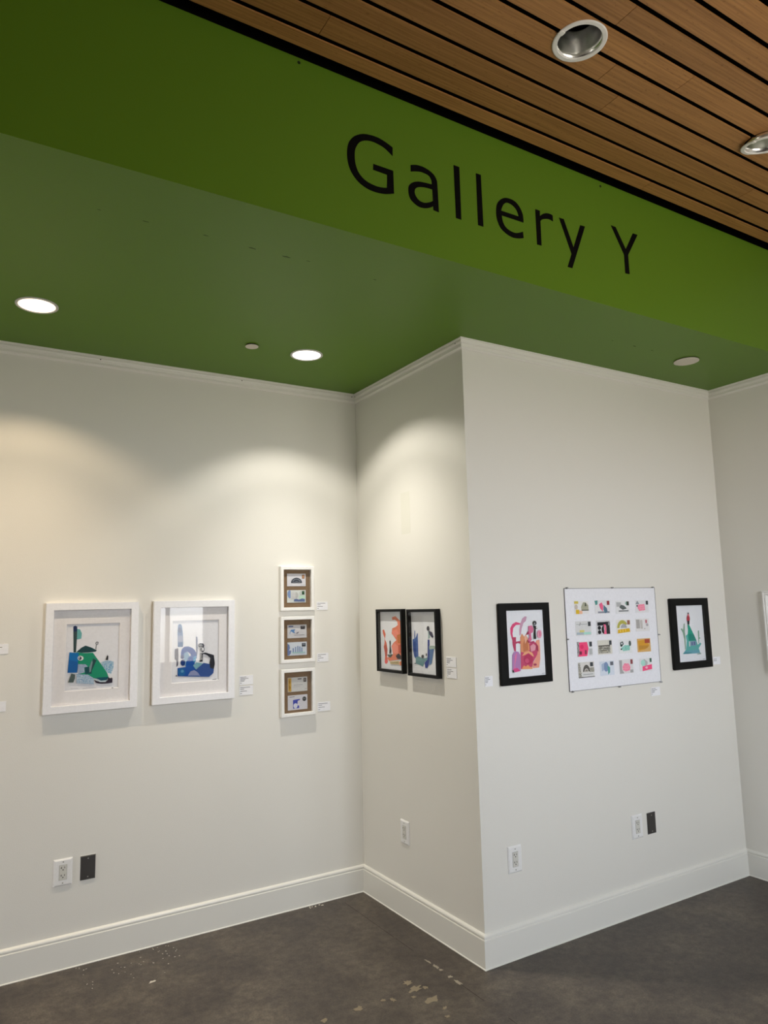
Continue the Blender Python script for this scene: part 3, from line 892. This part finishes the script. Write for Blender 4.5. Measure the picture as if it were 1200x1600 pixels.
ART_PINK = [
    ((206, 162, 188), [(598, 445), (625, 370), (660, 342), (683, 348), (672, 400), (640, 430), (618, 500), (607, 570), (592, 590), (588, 520)]),
    ((226, 76, 128), [(600, 430), (545, 413), (500, 440), (474, 490), (476, 560), (498, 640), (514, 635), (502, 560), (512, 490), (545, 452), (600, 446)]),
    ((192, 66, 104), [(498, 605), (546, 605), (546, 662), (600, 655), (606, 692), (570, 680), (545, 690), (545, 782), (525, 782), (503, 700)]),
    ((240, 164, 142), [(800, 650), (842, 640), (850, 760), (852, 880), (836, 992), (760, 998), (745, 960), (790, 880), (820, 780), (790, 690)]),
    ((206, 78, 118), [(603, 690), (640, 690), (700, 700), (760, 660), (800, 680), (824, 760), (812, 830), (762, 920), (742, 1002), (608, 1008)]),
    ((226, 154, 112), [(598, 610), (618, 560), (648, 600), (670, 572), (692, 620), (712, 680), (717, 770), (640, 800), (604, 790)]),
    ((200, 124, 84), [(630, 700), (660, 610), (690, 640), (700, 770), (640, 790)]),
    ((238, 186, 160), [(650, 600), (672, 574), (684, 640), (660, 690)]),
    ((184, 132, 188), [(498, 830), (515, 795), (535, 780), (575, 790), (600, 835), (602, 1030), (530, 1046), (498, 1010)]),
    ((228, 120, 168), [(530, 840), (556, 795), (548, 870), (528, 960), (545, 1042), (518, 1032)]),
    ((222, 74, 138), [(505, 1005), (560, 990), (598, 1030), (530, 1046)]),
    ((190, 48, 96), (700, 885, 58, 62)),
    ((214, 88, 128), (680, 905, 26, 30)),
    ((240, 174, 132), [(618, 842), (648, 797), (700, 780), (748, 805), (768, 852), (748, 848), (700, 806), (652, 832)]),
    ((240, 164, 114), [(610, 1008), (640, 960), (665, 976), (690, 953), (716, 980), (746, 985), (752, 1006)]),
    ((176, 72, 104), (782, 952, 20, 14)),
    ((234, 164, 180), [(718, 722), (760, 690), (792, 720), (782, 772), (730, 792)]),
    ((176, 62, 92), [(798, 690), (820, 720), (824, 790), (800, 770)]),
    ((172, 62, 96), [(668, 580), (690, 535), (735, 520), (730, 560), (700, 570)]),
    ((218, 116, 156), [(695, 468), (738, 458), (762, 500), (752, 545), (728, 560), (738, 640), (716, 672), (690, 652), (710, 600), (700, 540)]),
    ((188, 70, 110), [(676, 640), (720, 665), (770, 655), (764, 682), (700, 680)]),
    ((238, 170, 194), (835, 570, 29, 54)),
    ((226, 130, 160), [(822, 530), (850, 540), (856, 590), (832, 600)]),
    ((38, 38, 42), (775, 430, 22, 29)),
    ((150, 152, 156), (772, 438, 10, 14)),
    ((38, 38, 42), [(755, 462), (800, 466), (808, 500), (786, 506), (786, 560), (792, 632), (764, 632), (766, 540), (772, 500)]),
    ((232, 232, 232), (797, 482, 8, 16)),
    ((40, 38, 44), [(492, 1014), (508, 1020), (516, 1050), (500, 1044)]),
    ((120, 118, 124), [(862, 1062), (902, 1058), (902, 1062), (862, 1066)]),
]
black_print(0.155, 0.502, 1.2705, 1.679, (0.205, 0.461, 1.306, 1.642), [(410, 270), (880, 262), (918, 1080), (450, 1115)], ART_PINK,
            'black framed pink collage on the front wall left of the pinned sheet')
ART_TOWER = [
    ((132, 168, 146), [(253, 585), (268, 580), (280, 600), (288, 530), (298, 522), (299, 620), (306, 690), (309, 805), (300, 822), (292, 700), (275, 625)]),
    ((122, 166, 142), [(444, 608), (456, 602), (459, 680), (472, 688), (457, 700), (456, 745), (449, 745)]),
    ((96, 180, 176), [(308, 662), (335, 640), (345, 715), (425, 715), (440, 762), (470, 738), (481, 752), (450, 800), (466, 850), (275, 862), (310, 812), (318, 720)]),
    ((36, 166, 140), [(328, 540), (346, 538), (385, 620), (426, 716), (340, 716), (328, 660), (334, 600)]),
    ((28, 140, 126), [(340, 640), (395, 640), (426, 716), (345, 716)]),
    ((106, 168, 186), [(298, 832), (440, 812), (466, 855), (275, 864)]),
    ((80, 146, 156), [(275, 864), (300, 840), (380, 846), (340, 862)]),
    ((134, 152, 186), [(358, 725), (415, 720), (420, 770), (360, 772)]),
    ((88, 108, 150), [(368, 740), (380, 728), (384, 765), (370, 768)]), ((88, 108, 150), [(394, 730), (408, 726), (410, 766), (396, 762)]),
    ((226, 228, 230), [(341, 725), (352, 725), (352, 781), (342, 781)]),
    ((178, 50, 66), [(320, 452), (334, 418), (350, 450), (354, 480), (348, 500), (324, 500), (319, 478)]),
    ((226, 110, 120), (337, 432, 9, 12)),
    ((34, 34, 38), [(325, 495), (348, 495), (346, 537), (328, 537)]),
    ((34, 34, 38), (335, 411, 7, 9)),
    ((150, 172, 168), [(425, 862), (470, 850), (470, 866), (430, 870)]),
    ((126, 126, 132), [(488, 920), (514, 917), (514, 921), (488, 924)]),
]
black_print(1.486, 1.855, 1.2615, 1.6845, (1.543, 1.804, 1.304, 1.641), [(192, 328), (492, 320), (530, 930), (232, 955)], ART_TOWER,
            'black framed teal tower collage with red figure, right of the pinned sheet')

# pinned sheet of sixteen decorated envelopes
PX0, PX1, PZ_0, PZ_1 = 0.632, 1.374, 1.2055, 1.7515
poster = empty('pinned_sheet', ((PX0 + PX1) / 2, -DEP, PZ_0))
tag(poster, 'white sheet of sixteen small decorated envelopes pinned between the black frames', 'poster')
pw, ph = PX1 - PX0, PZ_1 - PZ_0
box('backing_sheet', (-pw / 2, pw / 2, -0.004, -0.001, 0, ph), plain((240, 241, 248), 0.5, 0, 0.4), poster)
rect_sweep('sheet_outline', pw + 0.0016, ph + 0.0016, [(0, -0.001), (0, -0.0052), (0.0022, -0.0052), (0.0022, -0.001)], plain((104, 102, 100), 0.5), poster).location = (0, 0, -0.0008)  # thin grey outline round the sheet
pmap = sheet_map([(75, 140), (1075, 128), (1148, 1165), (148, 1275)], -pw / 2, pw / 2, 0, ph)
K, GY, DK = (40, 40, 44), (188, 190, 192), (72, 76, 80)
DOT = ((250, 84, 136), (250, 186, 204), 330)
FLOR = ((96, 94, 88), (206, 202, 190), 420)
PINK, AQUA = (250, 92, 140), (176, 226, 214)
STAMP = lambda c: (c, rct(0.80, 0.05, 0.97, 0.36))
ENVS = [
    ((185, 275, 350, 415), (222, 221, 222), [((214, 196, 96), rct(0, 0, 0.28, 0.20)), ((206, 196, 186), (0.12, 0.45, 0.11, 0.2)), ((176, 176, 156), [(0.48, 0.72), (0.46, 0.45), (0.62, 0.1), (0.80, 0.1), (0.98, 0.35), (0.98, 0.72)]), ((84, 88, 78), rct(0.48, 0.68, 0.99, 0.75)), ((84, 88, 78), [(0.75, 0.15), (0.8, 0.15), (0.85, 0.4), (0.72, 0.4)]), ((226, 190, 60), rct(0.08, 0.66, 0.30, 1.0)), ((240, 190, 160), rct(0.30, 0.74, 0.52, 1.0))]),
    ((410, 265, 585, 410), (216, 216, 220), [((84, 152, 146), [(0, 0.03), (0.2, 0.0), (0.18, 0.3), (0.05, 0.36)]), ((150, 154, 168), rct(0.18, 0.84, 0.95, 0.97)), ((240, 108, 150), [(0.28, 0.3), (0.45, 0.15), (0.55, 0.4), (0.5, 0.85), (0.34, 0.6)]), ((96, 128, 150), [(0.58, 0.35), (0.78, 0.6), (0.82, 0.85), (0.66, 1.0), (0.55, 0.7)]), STAMP((156, 66, 76))]),
    ((640, 272, 800, 412), (220, 221, 224), [(GY, rct(0.06, 0.1, 0.4, 0.45)), ((96, 104, 104), [(0.25, 0.5), (0.4, 0.3), (0.62, 0.38), (0.8, 0.6), (0.5, 0.7)]), ((112, 116, 116), rct(0.2, 0.74, 0.92, 0.83)), ((150, 186, 172), (0.80, 0.2, 0.10, 0.14)), STAMP((70, 78, 72))]),
    ((860, 265, 1012, 400), (216, 216, 220), [((150, 156, 164), [(0.0, 0.3), (0.15, 0.03), (0.3, 0.3)]), ('s', DOT, [(0.2, 0.34), (0.68, 0.3), (0.72, 0.8), (0.26, 0.86), (0.14, 0.6)]), ((250, 170, 190), rct(0.3, 0.48, 0.62, 0.53)), ((250, 170, 190), rct(0.28, 0.64, 0.64, 0.69)), (K, (0.11, 0.44, 0.05, 0.07)), STAMP(DK)]),
    ((200, 498, 380, 650), (208, 209, 210), [((150, 154, 156), rct(0.05, 0.2, 0.75, 0.23)), ((176, 176, 178), [(0.2, 0.3), (0.3, 0.06), (0.35, 0.15), (0.28, 0.3)]), ((222, 214, 140), rct(0.24, 0.62, 0.54, 0.78)), ((176, 190, 200), rct(0.05, 0.78, 0.5, 0.94)), (AQUA, rct(0.5, 0.78, 0.95, 0.94)), STAMP(DK)]),
    ((428, 490, 590, 640), (200, 200, 204), [(K, rct(0.08, 0.12, 0.66, 0.36)), ((56, 56, 58), rct(0.66, 0.10, 0.96, 0.98)), ((216, 216, 220), rct(0.06, 0.36, 0.7, 0.98)), (K, (0.2, 0.52, 0.12, 0.14)), (K, (0.2, 0.82, 0.12, 0.14)), (K, arc(0.52, 0.66, (0.001, 0.001), (0.17, 0.3), 90, 270)), ((244, 110, 150), [(0.5, 0.28), (0.66, 0.3), (0.7, 0.98), (0.5, 0.98), (0.58, 0.6)]), ((150, 150, 152), rct(0.84, 0.14, 0.98, 0.36))]),
    ((650, 480, 815, 625), (222, 221, 220), [((186, 182, 90), arc(0.42, 0.62, (0.22, 0.32), (0.38, 0.58), 30, 180)), ((174, 176, 180), arc(0.5, 0.62, (0.001, 0.001), (0.22, 0.3), 0, 180)), ((226, 182, 44), [(0.08, 0.72), (0.9, 0.66), (0.93, 0.92), (0.06, 1.0)]), ((246, 222, 130), rct(0.22, 0.74, 0.26, 0.92)), ((246, 222, 130), rct(0.40, 0.72, 0.44, 0.92)), ((246, 222, 130), rct(0.58, 0.72, 0.62, 0.90)), ((160, 110, 92), rct(0.76, 0.06, 0.94, 0.38))]),
    ((862, 470, 1020, 605), (218, 217, 218), [((176, 174, 172), rct(0.04, 0.06, 0.3, 0.76)), ((200, 196, 192), rct(0.34, 0.1, 0.5, 0.8)), ((196, 120, 132), rct(0.72, 0.1, 0.84, 0.36)), ((182, 178, 184), (0.84, 0.5, 0.08, 0.12)), (K, (0.64, 0.8, 0.02, 0.04))]),
    ((218, 722, 395, 880), (216, 216, 220), [('s', ((84, 76, 80), (190, 186, 188), 420), rct(0, 0.02, 0.14, 0.98)), ((250, 84, 132), [(0.14, 0.05), (0.66, 0.05), (0.74, 0.5), (0.62, 0.98), (0.06, 0.98), (0.14, 0.6)]), ((236, 60, 112), (0.3, 0.35, 0.12, 0.14)), ((130, 60, 80), rct(0.12, 0.64, 0.28, 0.86)), ((150, 70, 90), rct(0.48, 0.58, 0.6, 0.86)), (GY, rct(0.78, 0.5, 0.98, 0.9)), STAMP(DK)]),
    ((445, 708, 610, 855), (208, 205, 196), [('s', FLOR, rct(0.04, 0.36, 0.86, 0.92)), ((96, 92, 82), rct(0.04, 0.36, 0.86, 0.44)), ((112, 108, 96), rct(0.1, 0.52, 0.3, 0.58)), ((112, 108, 96), rct(0.44, 0.56, 0.78, 0.62)), ((112, 108, 96), rct(0.16, 0.70, 0.6, 0.76)), ((196, 190, 170), rct(0.3, 0.78, 0.7, 0.84)), STAMP(DK)]),
    ((678, 702, 830, 845), (220, 222, 224), [((40, 62, 58), [(0.1, 0.2), (0.3, 0.12), (0.36, 0.32), (0.2, 0.52), (0.1, 0.46)]), ((222, 226, 226), (0.22, 0.28, 0.06, 0.07)), ('s', ((176, 226, 214), (112, 190, 176), 380), [(0.14, 0.6), (0.45, 0.4), (0.84, 0.45), (0.8, 0.8), (0.3, 0.84)]), ((40, 62, 58), rct(0.1, 0.64, 0.2, 0.74)), ((84, 96, 96), (0.84, 0.3, 0.09, 0.2))]),
    ((880, 690, 1035, 830), (206, 168, 110), [((218, 160, 60), [(0.05, 0.15), (0.5, 0.1), (0.9, 0.5), (0.6, 0.8), (0.1, 0.9)]), ((196, 144, 66), [(0.1, 0.5), (0.9, 0.55), (0.7, 0.75), (0.1, 0.8)]), ((176, 84, 66), rct(0.56, 0.06, 0.94, 0.36))]),
    ((232, 950, 418, 1108), (208, 206, 202), [('s', FLOR, [(0, 0.05), (0.12, 0.05), (0.16, 0.66), (0.3, 0.8), (0.3, 0.98), (0.0, 0.98)]), ((96, 94, 90), arc(0.5, 0.62, (0.13, 0.2), (0.22, 0.44), 0, 180)), ((150, 146, 138), arc(0.5, 0.62, (0.001, 0.001), (0.1, 0.16), 0, 180)), ('s', FLOR, rct(0.70, 0.38, 0.98, 0.66)), ((222, 222, 222), rct(0.18, 0.68, 0.96, 0.92)), ((130, 130, 132), rct(0.28, 0.78, 0.88, 0.81)), (DK, rct(0.74, 0.04, 0.92, 0.30)), (DK, rct(0, 0.95, 0.99, 0.99))]),
    ((472, 940, 635, 1085), (206, 214, 226), [((130, 152, 190), (0.42, 0.4, 0.17, 0.34)), ((92, 168, 160), [(0.52, 0.3), (0.7, 0.45), (0.68, 0.8), (0.54, 0.96)]), ((172, 190, 214), [(0.1, 0.2), (0.28, 0.1), (0.26, 0.6), (0.12, 0.7)]), ((110, 114, 124), rct(0.72, 0.06, 0.94, 0.32))]),
    ((682, 920, 845, 1065), (214, 212, 214), [((172, 172, 174), [(0, 0.05), (0.2, 0.05), (0.18, 0.7), (0.32, 0.98), (0.02, 0.98)]), ('s', DOT, [(0.22, 0.5), (0.36, 0.28), (0.66, 0.3), (0.78, 0.55), (0.74, 0.8), (0.4, 0.86), (0.24, 0.74)]), ((250, 170, 190), rct(0.34, 0.46, 0.66, 0.50)), ((250, 170, 190), rct(0.30, 0.62, 0.70, 0.66)), ((172, 172, 174), rct(0.76, 0.76, 0.96, 0.96)), ((150, 84, 88), rct(0.80, 0.04, 0.96, 0.36))]),
    ((905, 910, 1050, 1040), (216, 217, 220), [((184, 186, 188), [(0.12, 0.2), (0.4, 0.05), (0.66, 0.3), (0.6, 0.56), (0.2, 0.6)]), (AQUA, (0.28, 0.34, 0.18, 0.24)), (PINK, [(0.22, 0.62), (0.98, 0.5), (0.98, 0.88), (0.2, 0.98)]), ((252, 190, 206), [(0.4, 0.72), (0.55, 0.62), (0.66, 0.7), (0.55, 0.84)]), ((64, 100, 84), rct(0.82, 0.02, 0.97, 0.32))]),
]
for (a, b, c, d), rgb, data in ENVS:
    # upright rectangle whose corners are averaged from the traced box
    p, q = pmap(a, (b + 0.02 * (c - a))), pmap(c, d)
    ex0, ez1, ex1, ez0 = p[0], p[1] - 0.002, q[0], q[1] - 0.002
    rgb = tuple(min(255, int(v * 1.07)) for v in rgb)
    e = box('envelope', (ex0, ex1, -0.0052, -0.0042, ez0, ez1), plain(rgb, 0.8, 0, 0.2), poster)
    pieces(e, data, sheet_map([(0, 0), (1, 0), (1, 1), (0, 1)], ex0, ex1, ez0, ez1), -0.0053)
for px_, pz_ in ((0.647, 1.7535), (1.004, 1.753), (1.351, 1.753), (1.376, 1.476), (1.365, 1.204), (1.012, 1.2035), (0.648, 1.2045), (0.6315, 1.480)):
    o = lathe('push_pin', [(0.0, 0.0), (0.0015, 0.0), (0.0015, 0.006), (0.0048, 0.007), (0.0048, 0.0085), (0.0028, 0.010), (0.0028, 0.015), (0.0042, 0.017), (0.0, 0.0175)], M_PIN, poster, 14)
    o.rotation_euler = (math.radians(90), 0, 0)
    o.location = (px_ - (PX0 + PX1) / 2, -0.0005, pz_ - PZ_0)

# white moulded frame on the right-hand wall, cut by the picture edge
gw, gh = 0.62, 0.488
t = empty('framed_print', (WID, -1.395 - gw / 2, 1.230), RZ2)
tag(t, 'white frame with stepped moulding on the far right wall, cut by the picture edge', 'framed picture')
rect_sweep('frame', gw, gh, [(0, -0.001), (0, -0.022), (0.003, -0.025), (0.009, -0.025), (0.011, -0.021), (0.016, -0.021), (0.019, -0.024), (0.026, -0.020), (0.030, -0.014), (0.034, -0.013), (0.034, -0.001)], M_SMALLFR, t)
box('mat_board', (-gw / 2 + 0.0342, gw / 2 - 0.0342, -0.008, -0.004, 0.0342, gh - 0.0342), plain((214, 212, 222), 0.85, 0, 0.2), t)
box('glass', (-gw / 2 + 0.0342, gw / 2 - 0.0342, -0.012, -0.0105, 0.0342, gh - 0.0342), M_GLASS, t)

# ------------------------------------------------------------------ wall labels
def card(wall, pos, z, w, h, lines, label):
    rz = 0 if wall in (1, 3) else RZ2
    loc = {1: (pos, 0, z - h / 2), 2: (0, pos, z - h / 2), 3: (pos, -DEP, z - h / 2)}[wall]
    t = empty('wall_label', loc, rz)
    tag(t, label, 'label card', 'printed label cards beside the pictures')
    box('card', (-w / 2, w / 2, -0.0022, -0.0003, 0, h), M_CARD, t)
    for u0, u1, v in lines:
        box('text_line', (-w / 2 + u0 * w, -w / 2 + u1 * w, -0.0025, -0.0022, h * (1 - v) - 0.0011, h * (1 - v) + 0.0011), M_INK, t)
    return t
T4 = [(0.06, 0.5, 0.16), (0.06, 0.66, 0.32), (0.06, 0.42, 0.46), (0.06, 0.36, 0.60), (0.06, 0.15, 0.8)]
T3 = [(0.06, 0.78, 0.16), (0.06, 0.34, 0.34), (0.06, 0.55, 0.56), (0.06, 0.18, 0.8)]
card(1, -1.993, 1.518, 0.08, 0.047, T4, 'upper label card cut by the left edge of the picture')
card(1, -1.993, 1.247, 0.08, 0.047, T4, 'lower label card cut by the left edge of the picture')
card(1, -0.744, 1.2835, 0.080, 0.050, T4, 'upper of two label cards right of the blue collage')
card(1, -0.744, 1.2260, 0.080, 0.050, T3, 'lower of two label cards right of the blue collage')
card(1, -0.259, 1.691, 0.074, 0.048, T3, 'label card right of the topmost small white frame')
card(1, -0.259, 1.383, 0.074, 0.050, T3, 'label card right of the middle small white frame')
card(1, -0.255, 1.094, 0.084, 0.052, T3, 'label card right of the lowest small white frame')
card(2, -0.949, 1.388, 0.084, 0.050, T4, 'upper of two label cards beside the black shadow boxes')
card(2, -0.951, 1.332, 0.084, 0.050, T4, 'lower of two label cards beside the black shadow boxes')
card(3, 0.086, 1.299, 0.050, 0.050, T4, 'label card left of the pink collage, by the outer corner')
card(3, 1.322, 1.153, 0.078, 0.048, T4, 'label card below the right end of the pinned sheet')
card(3, 1.919, 1.294, 0.070, 0.046, [(0.06, 0.5, 0.3), (0.06, 0.5, 0.5)], 'label card right of the teal tower collage')

# ------------------------------------------------------------------ outlets and blank plates
def bevel_plate(name, w, h, t_, b, mat, parent):
    v = []
    for y, o in ((-0.0003, 0.0), (-t_ * 0.35, 0.0), (-t_, b)):
        v += [(-w / 2 + o, y, o), (w / 2 - o, y, o), (w / 2 - o, y, h - o), (-w / 2 + o, y, h - o)]
    f = [(3, 2, 1, 0), (8, 9, 10, 11)]
    for r in range(2):
        for k in range(4):
            j = (k + 1) % 4
            f.append((r * 4 + k, r * 4 + j, r * 4 + 4 + j, r * 4 + 4 + k))
    return mesh(name, v, f, mat, parent)
def screw(parent, z, y, mat=None):
    s = disc('screw', 0.0032, 0, 0.0012, mat or M_SCREW, parent, 14)
    s.rotation_euler = (math.radians(90), 0, 0); s.location = (0, y, z)
    return s
def outlet(wall, pos, z, label):
    rz = 0 if wall in (1, 3) else RZ2
    w, h = 0.086, 0.124
    loc = {1: (pos, 0, z - h / 2), 2: (0, pos, z - h / 2), 3: (pos, -DEP, z - h / 2)}[wall]
    t = empty('wall_outlet', loc, rz)
    tag(t, label, 'outlet', 'white power outlets')
    bevel_plate('cover_plate', w, h, 0.0075, 0.007, M_PLATE, t)
    box('insert_gap', (-0.0178, 0.0178, -0.0078, -0.0070, h / 2 - 0.0345, h / 2 + 0.0345), plain((120, 118, 112), 0.6), t)
    ins = box('receptacle', (-0.0168, 0.0168, -0.0090, -0.0070, h / 2 - 0.0335, h / 2 + 0.0335), M_INSERT, t)
    for dz in (0.0185, -0.0165):
        cz = h / 2 + dz
        boxes('slots', [(-0.0085, -0.0058, -0.0093, -0.0088, cz, cz + 0.0085), (-0.0105, -0.0058, -0.0093, -0.0088, cz + 0.002, cz + 0.0045),
                        (0.0058, 0.0082, -0.0093, -0.0088, cz, cz + 0.0080)], M_SLOT, ins)
        g = disc('ground_hole', 0.0028, 0, 0.0005, M_SLOT, ins, 12)
        g.rotation_euler = (math.radians(90), 0, 0); g.location = (0, -0.0088, cz - 0.006)
    screw(t, h - 0.014, -0.0072); screw(t, 0.014, -0.0072)
    return t
outlet(1, -1.676, 0.439, 'white power outlet beside a dark plate, low under the teal collage')
outlet(2, -0.470, 0.4445, 'white power outlet on the narrow return wall under the shadow boxes')
outlet(3, 0.201, 0.4445, 'white power outlet alone under the black framed pink collage')
outlet(3, 1.088, 0.4445, 'white power outlet next to a dark plate under the pinned sheet')
def blank(wall, pos, z, label):
    w, h = 0.070, 0.113
    t = empty('blank_plate', {1: (pos, 0, z - h / 2), 3: (pos, -DEP, z - h / 2)}[wall])
    tag(t, label, 'wall plate', 'dark blank wall plates')
    bevel_plate('paint_edge', w + 0.004, h + 0.004, 0.0014, 0.001, M_TRIM, t).location = (0, 0, -0.002)
    bevel_plate('cover_plate', w, h, 0.0055, 0.0035, M_DARKPL, t)
    screw(t, h - 0.014, -0.0053); screw(t, 0.014, -0.0053)
blank(1, -1.562, 0.4395, 'dark grey blank plate on the long left wall')
blank(3, 1.207, 0.4435, 'dark grey blank plate on the front wall under the pinned sheet')

# ------------------------------------------------------------------ floor wear: peeled coating and plaster crumbs
M_CHIP = plain((134, 122, 100), 0.8)
M_CRUMB = plain((206, 200, 188), 0.9)
def flake(x, y, rx, ry, rot, mat, name):
    n = random.randint(13, 20)
    pts = []
    for i in range(n):
        a = 2 * math.pi * (i + random.uniform(-0.3, 0.3)) / n
        k = random.uniform(0.42, 1.12)
        px, py = rx * k * math.cos(a), ry * k * math.sin(a)
        pts.append((x + px * math.cos(rot) - py * math.sin(rot), y + px * math.sin(rot) + py * math.cos(rot)))
    v = [(p[0], p[1], 0.0) for p in pts] + [(p[0], p[1], 0.0006) for p in pts]
    f = [tuple(range(n - 1, -1, -1)), tuple(range(n, 2 * n))] + [(i, (i + 1) % n, (i + 1) % n + n, i + n) for i in range(n)]
    return mesh(name, v, f, mat, floor)
for x, y, rx, ry, rot in ((-0.184, -0.93, 0.006, 0.030, 0.05), (-0.181, -0.99, 0.009, 0.028, -0.05), (-0.180, -1.028, 0.011, 0.014, 0), (-0.183, -1.100, 0.013, 0.013, 0),
                          (-0.183, -1.160, 0.011, 0.030, 0.1)):
    flake(x, y, rx, ry, rot, plain((150, 141, 124), 0.8), 'coating_chip')
for x, y, rx, ry, rot in ((-0.372, -1.037, 0.024, 0.022, 0.2), (-0.372, -1.100, 0.045, 0.022, 0.3), (-0.33, -1.115, 0.014, 0.014, 0), (-0.361, -1.212, 0.038, 0.026, 0.4), (-0.415, -1.15, 0.014, 0.012, 0),
                          (-0.656, -1.097, 0.022, 0.02, 0.2), (-0.54, -1.10, 0.014, 0.012, 0), (-0.50, -1.12, 0.012, 0.02, 0), (-0.818, -1.097, 0.022, 0.014, 0.5), (-0.354, -1.295, 0.013, 0.012, 0), (-0.38, -1.353, 0.014, 0.012, 0)):
    flake(x, y, rx, ry, rot, M_CHIP, 'coating_chip')
flake(-1.333, -0.372, 0.020, 0.010, 0.2, M_CRUMB, 'plaster_crumb')
for i in range(7):
    flake(-0.345 + random.uniform(-0.05, 0.05), -0.030 - random.uniform(0, 0.02), random.uniform(0.004, 0.010), random.uniform(0.004, 0.008), random.uniform(0, 3), M_CRUMB, 'plaster_crumb')
for i in range(46):
    x = random.uniform(-1.62, -1.15)
    flake(x, -0.03 - abs(random.gauss(0, 0.13)), random.uniform(0.0016, 0.005), random.uniform(0.0016, 0.004), random.uniform(0, 3), M_CRUMB, 'plaster_crumb')
# saw-cut joint in the slab beside the return wall
for ya, yb in ((-0.62, -0.09), (-0.80, -0.64), (-1.34, -1.19), (-2.4, -1.5)):
    box('slab_joint', (-0.1832, -0.1816, ya, yb, -0.001, 0.0002), plain((52, 45, 40), 0.9, 0, 0.2), floor)

# old fixing marks in a line on the lower ceiling, and a touched-up paint patch on the return wall
soffit = bpy.data.objects['ceiling_lower']
for x, dy, r in ((-1.843, 0, 0.005), (-1.687, 0, 0.008), (-1.472, -0.008, 0.007), (-1.287, 0, 0.011), (-1.149, 0, 0.012), (-1.056, -0.009, 0.007),
                 (-0.739, 0.005, 0.006), (0.737, 0.02, 0.006), (0.912, 0.02, 0.010), (1.057, 0.02, 0.007)):
    n = 9
    pts = [(x + 1.6 * r * random.uniform(0.5, 1.1) * math.cos(2 * math.pi * i / n), -1.507 + dy + 0.45 * r * random.uniform(0.5, 1.1) * math.sin(2 * math.pi * i / n)) for i in range(n)]
    v = [(a, b, H) for a, b in pts] + [(a, b, H - 0.0004) for a, b in pts]
    f = [tuple(range(n)), tuple(range(2 * n - 1, n - 1, -1))] + [(i, (i + 1) % n, (i + 1) % n + n, i + n) for i in range(n)]
    mesh('fixing_mark', v, f, plain((62, 84, 30), 0.7, 0, 0.2), soffit)
M_PATCH = paint_mat('touch_up_paint', (0.75, 0.735, 0.66), (0.78, 0.765, 0.69), 0.6, 0.3)
box('paint_patch', (-0.0003, 0.0, -0.606, -0.513, 2.085, 2.325), M_PATCH, bpy.data.objects['wall_return'])
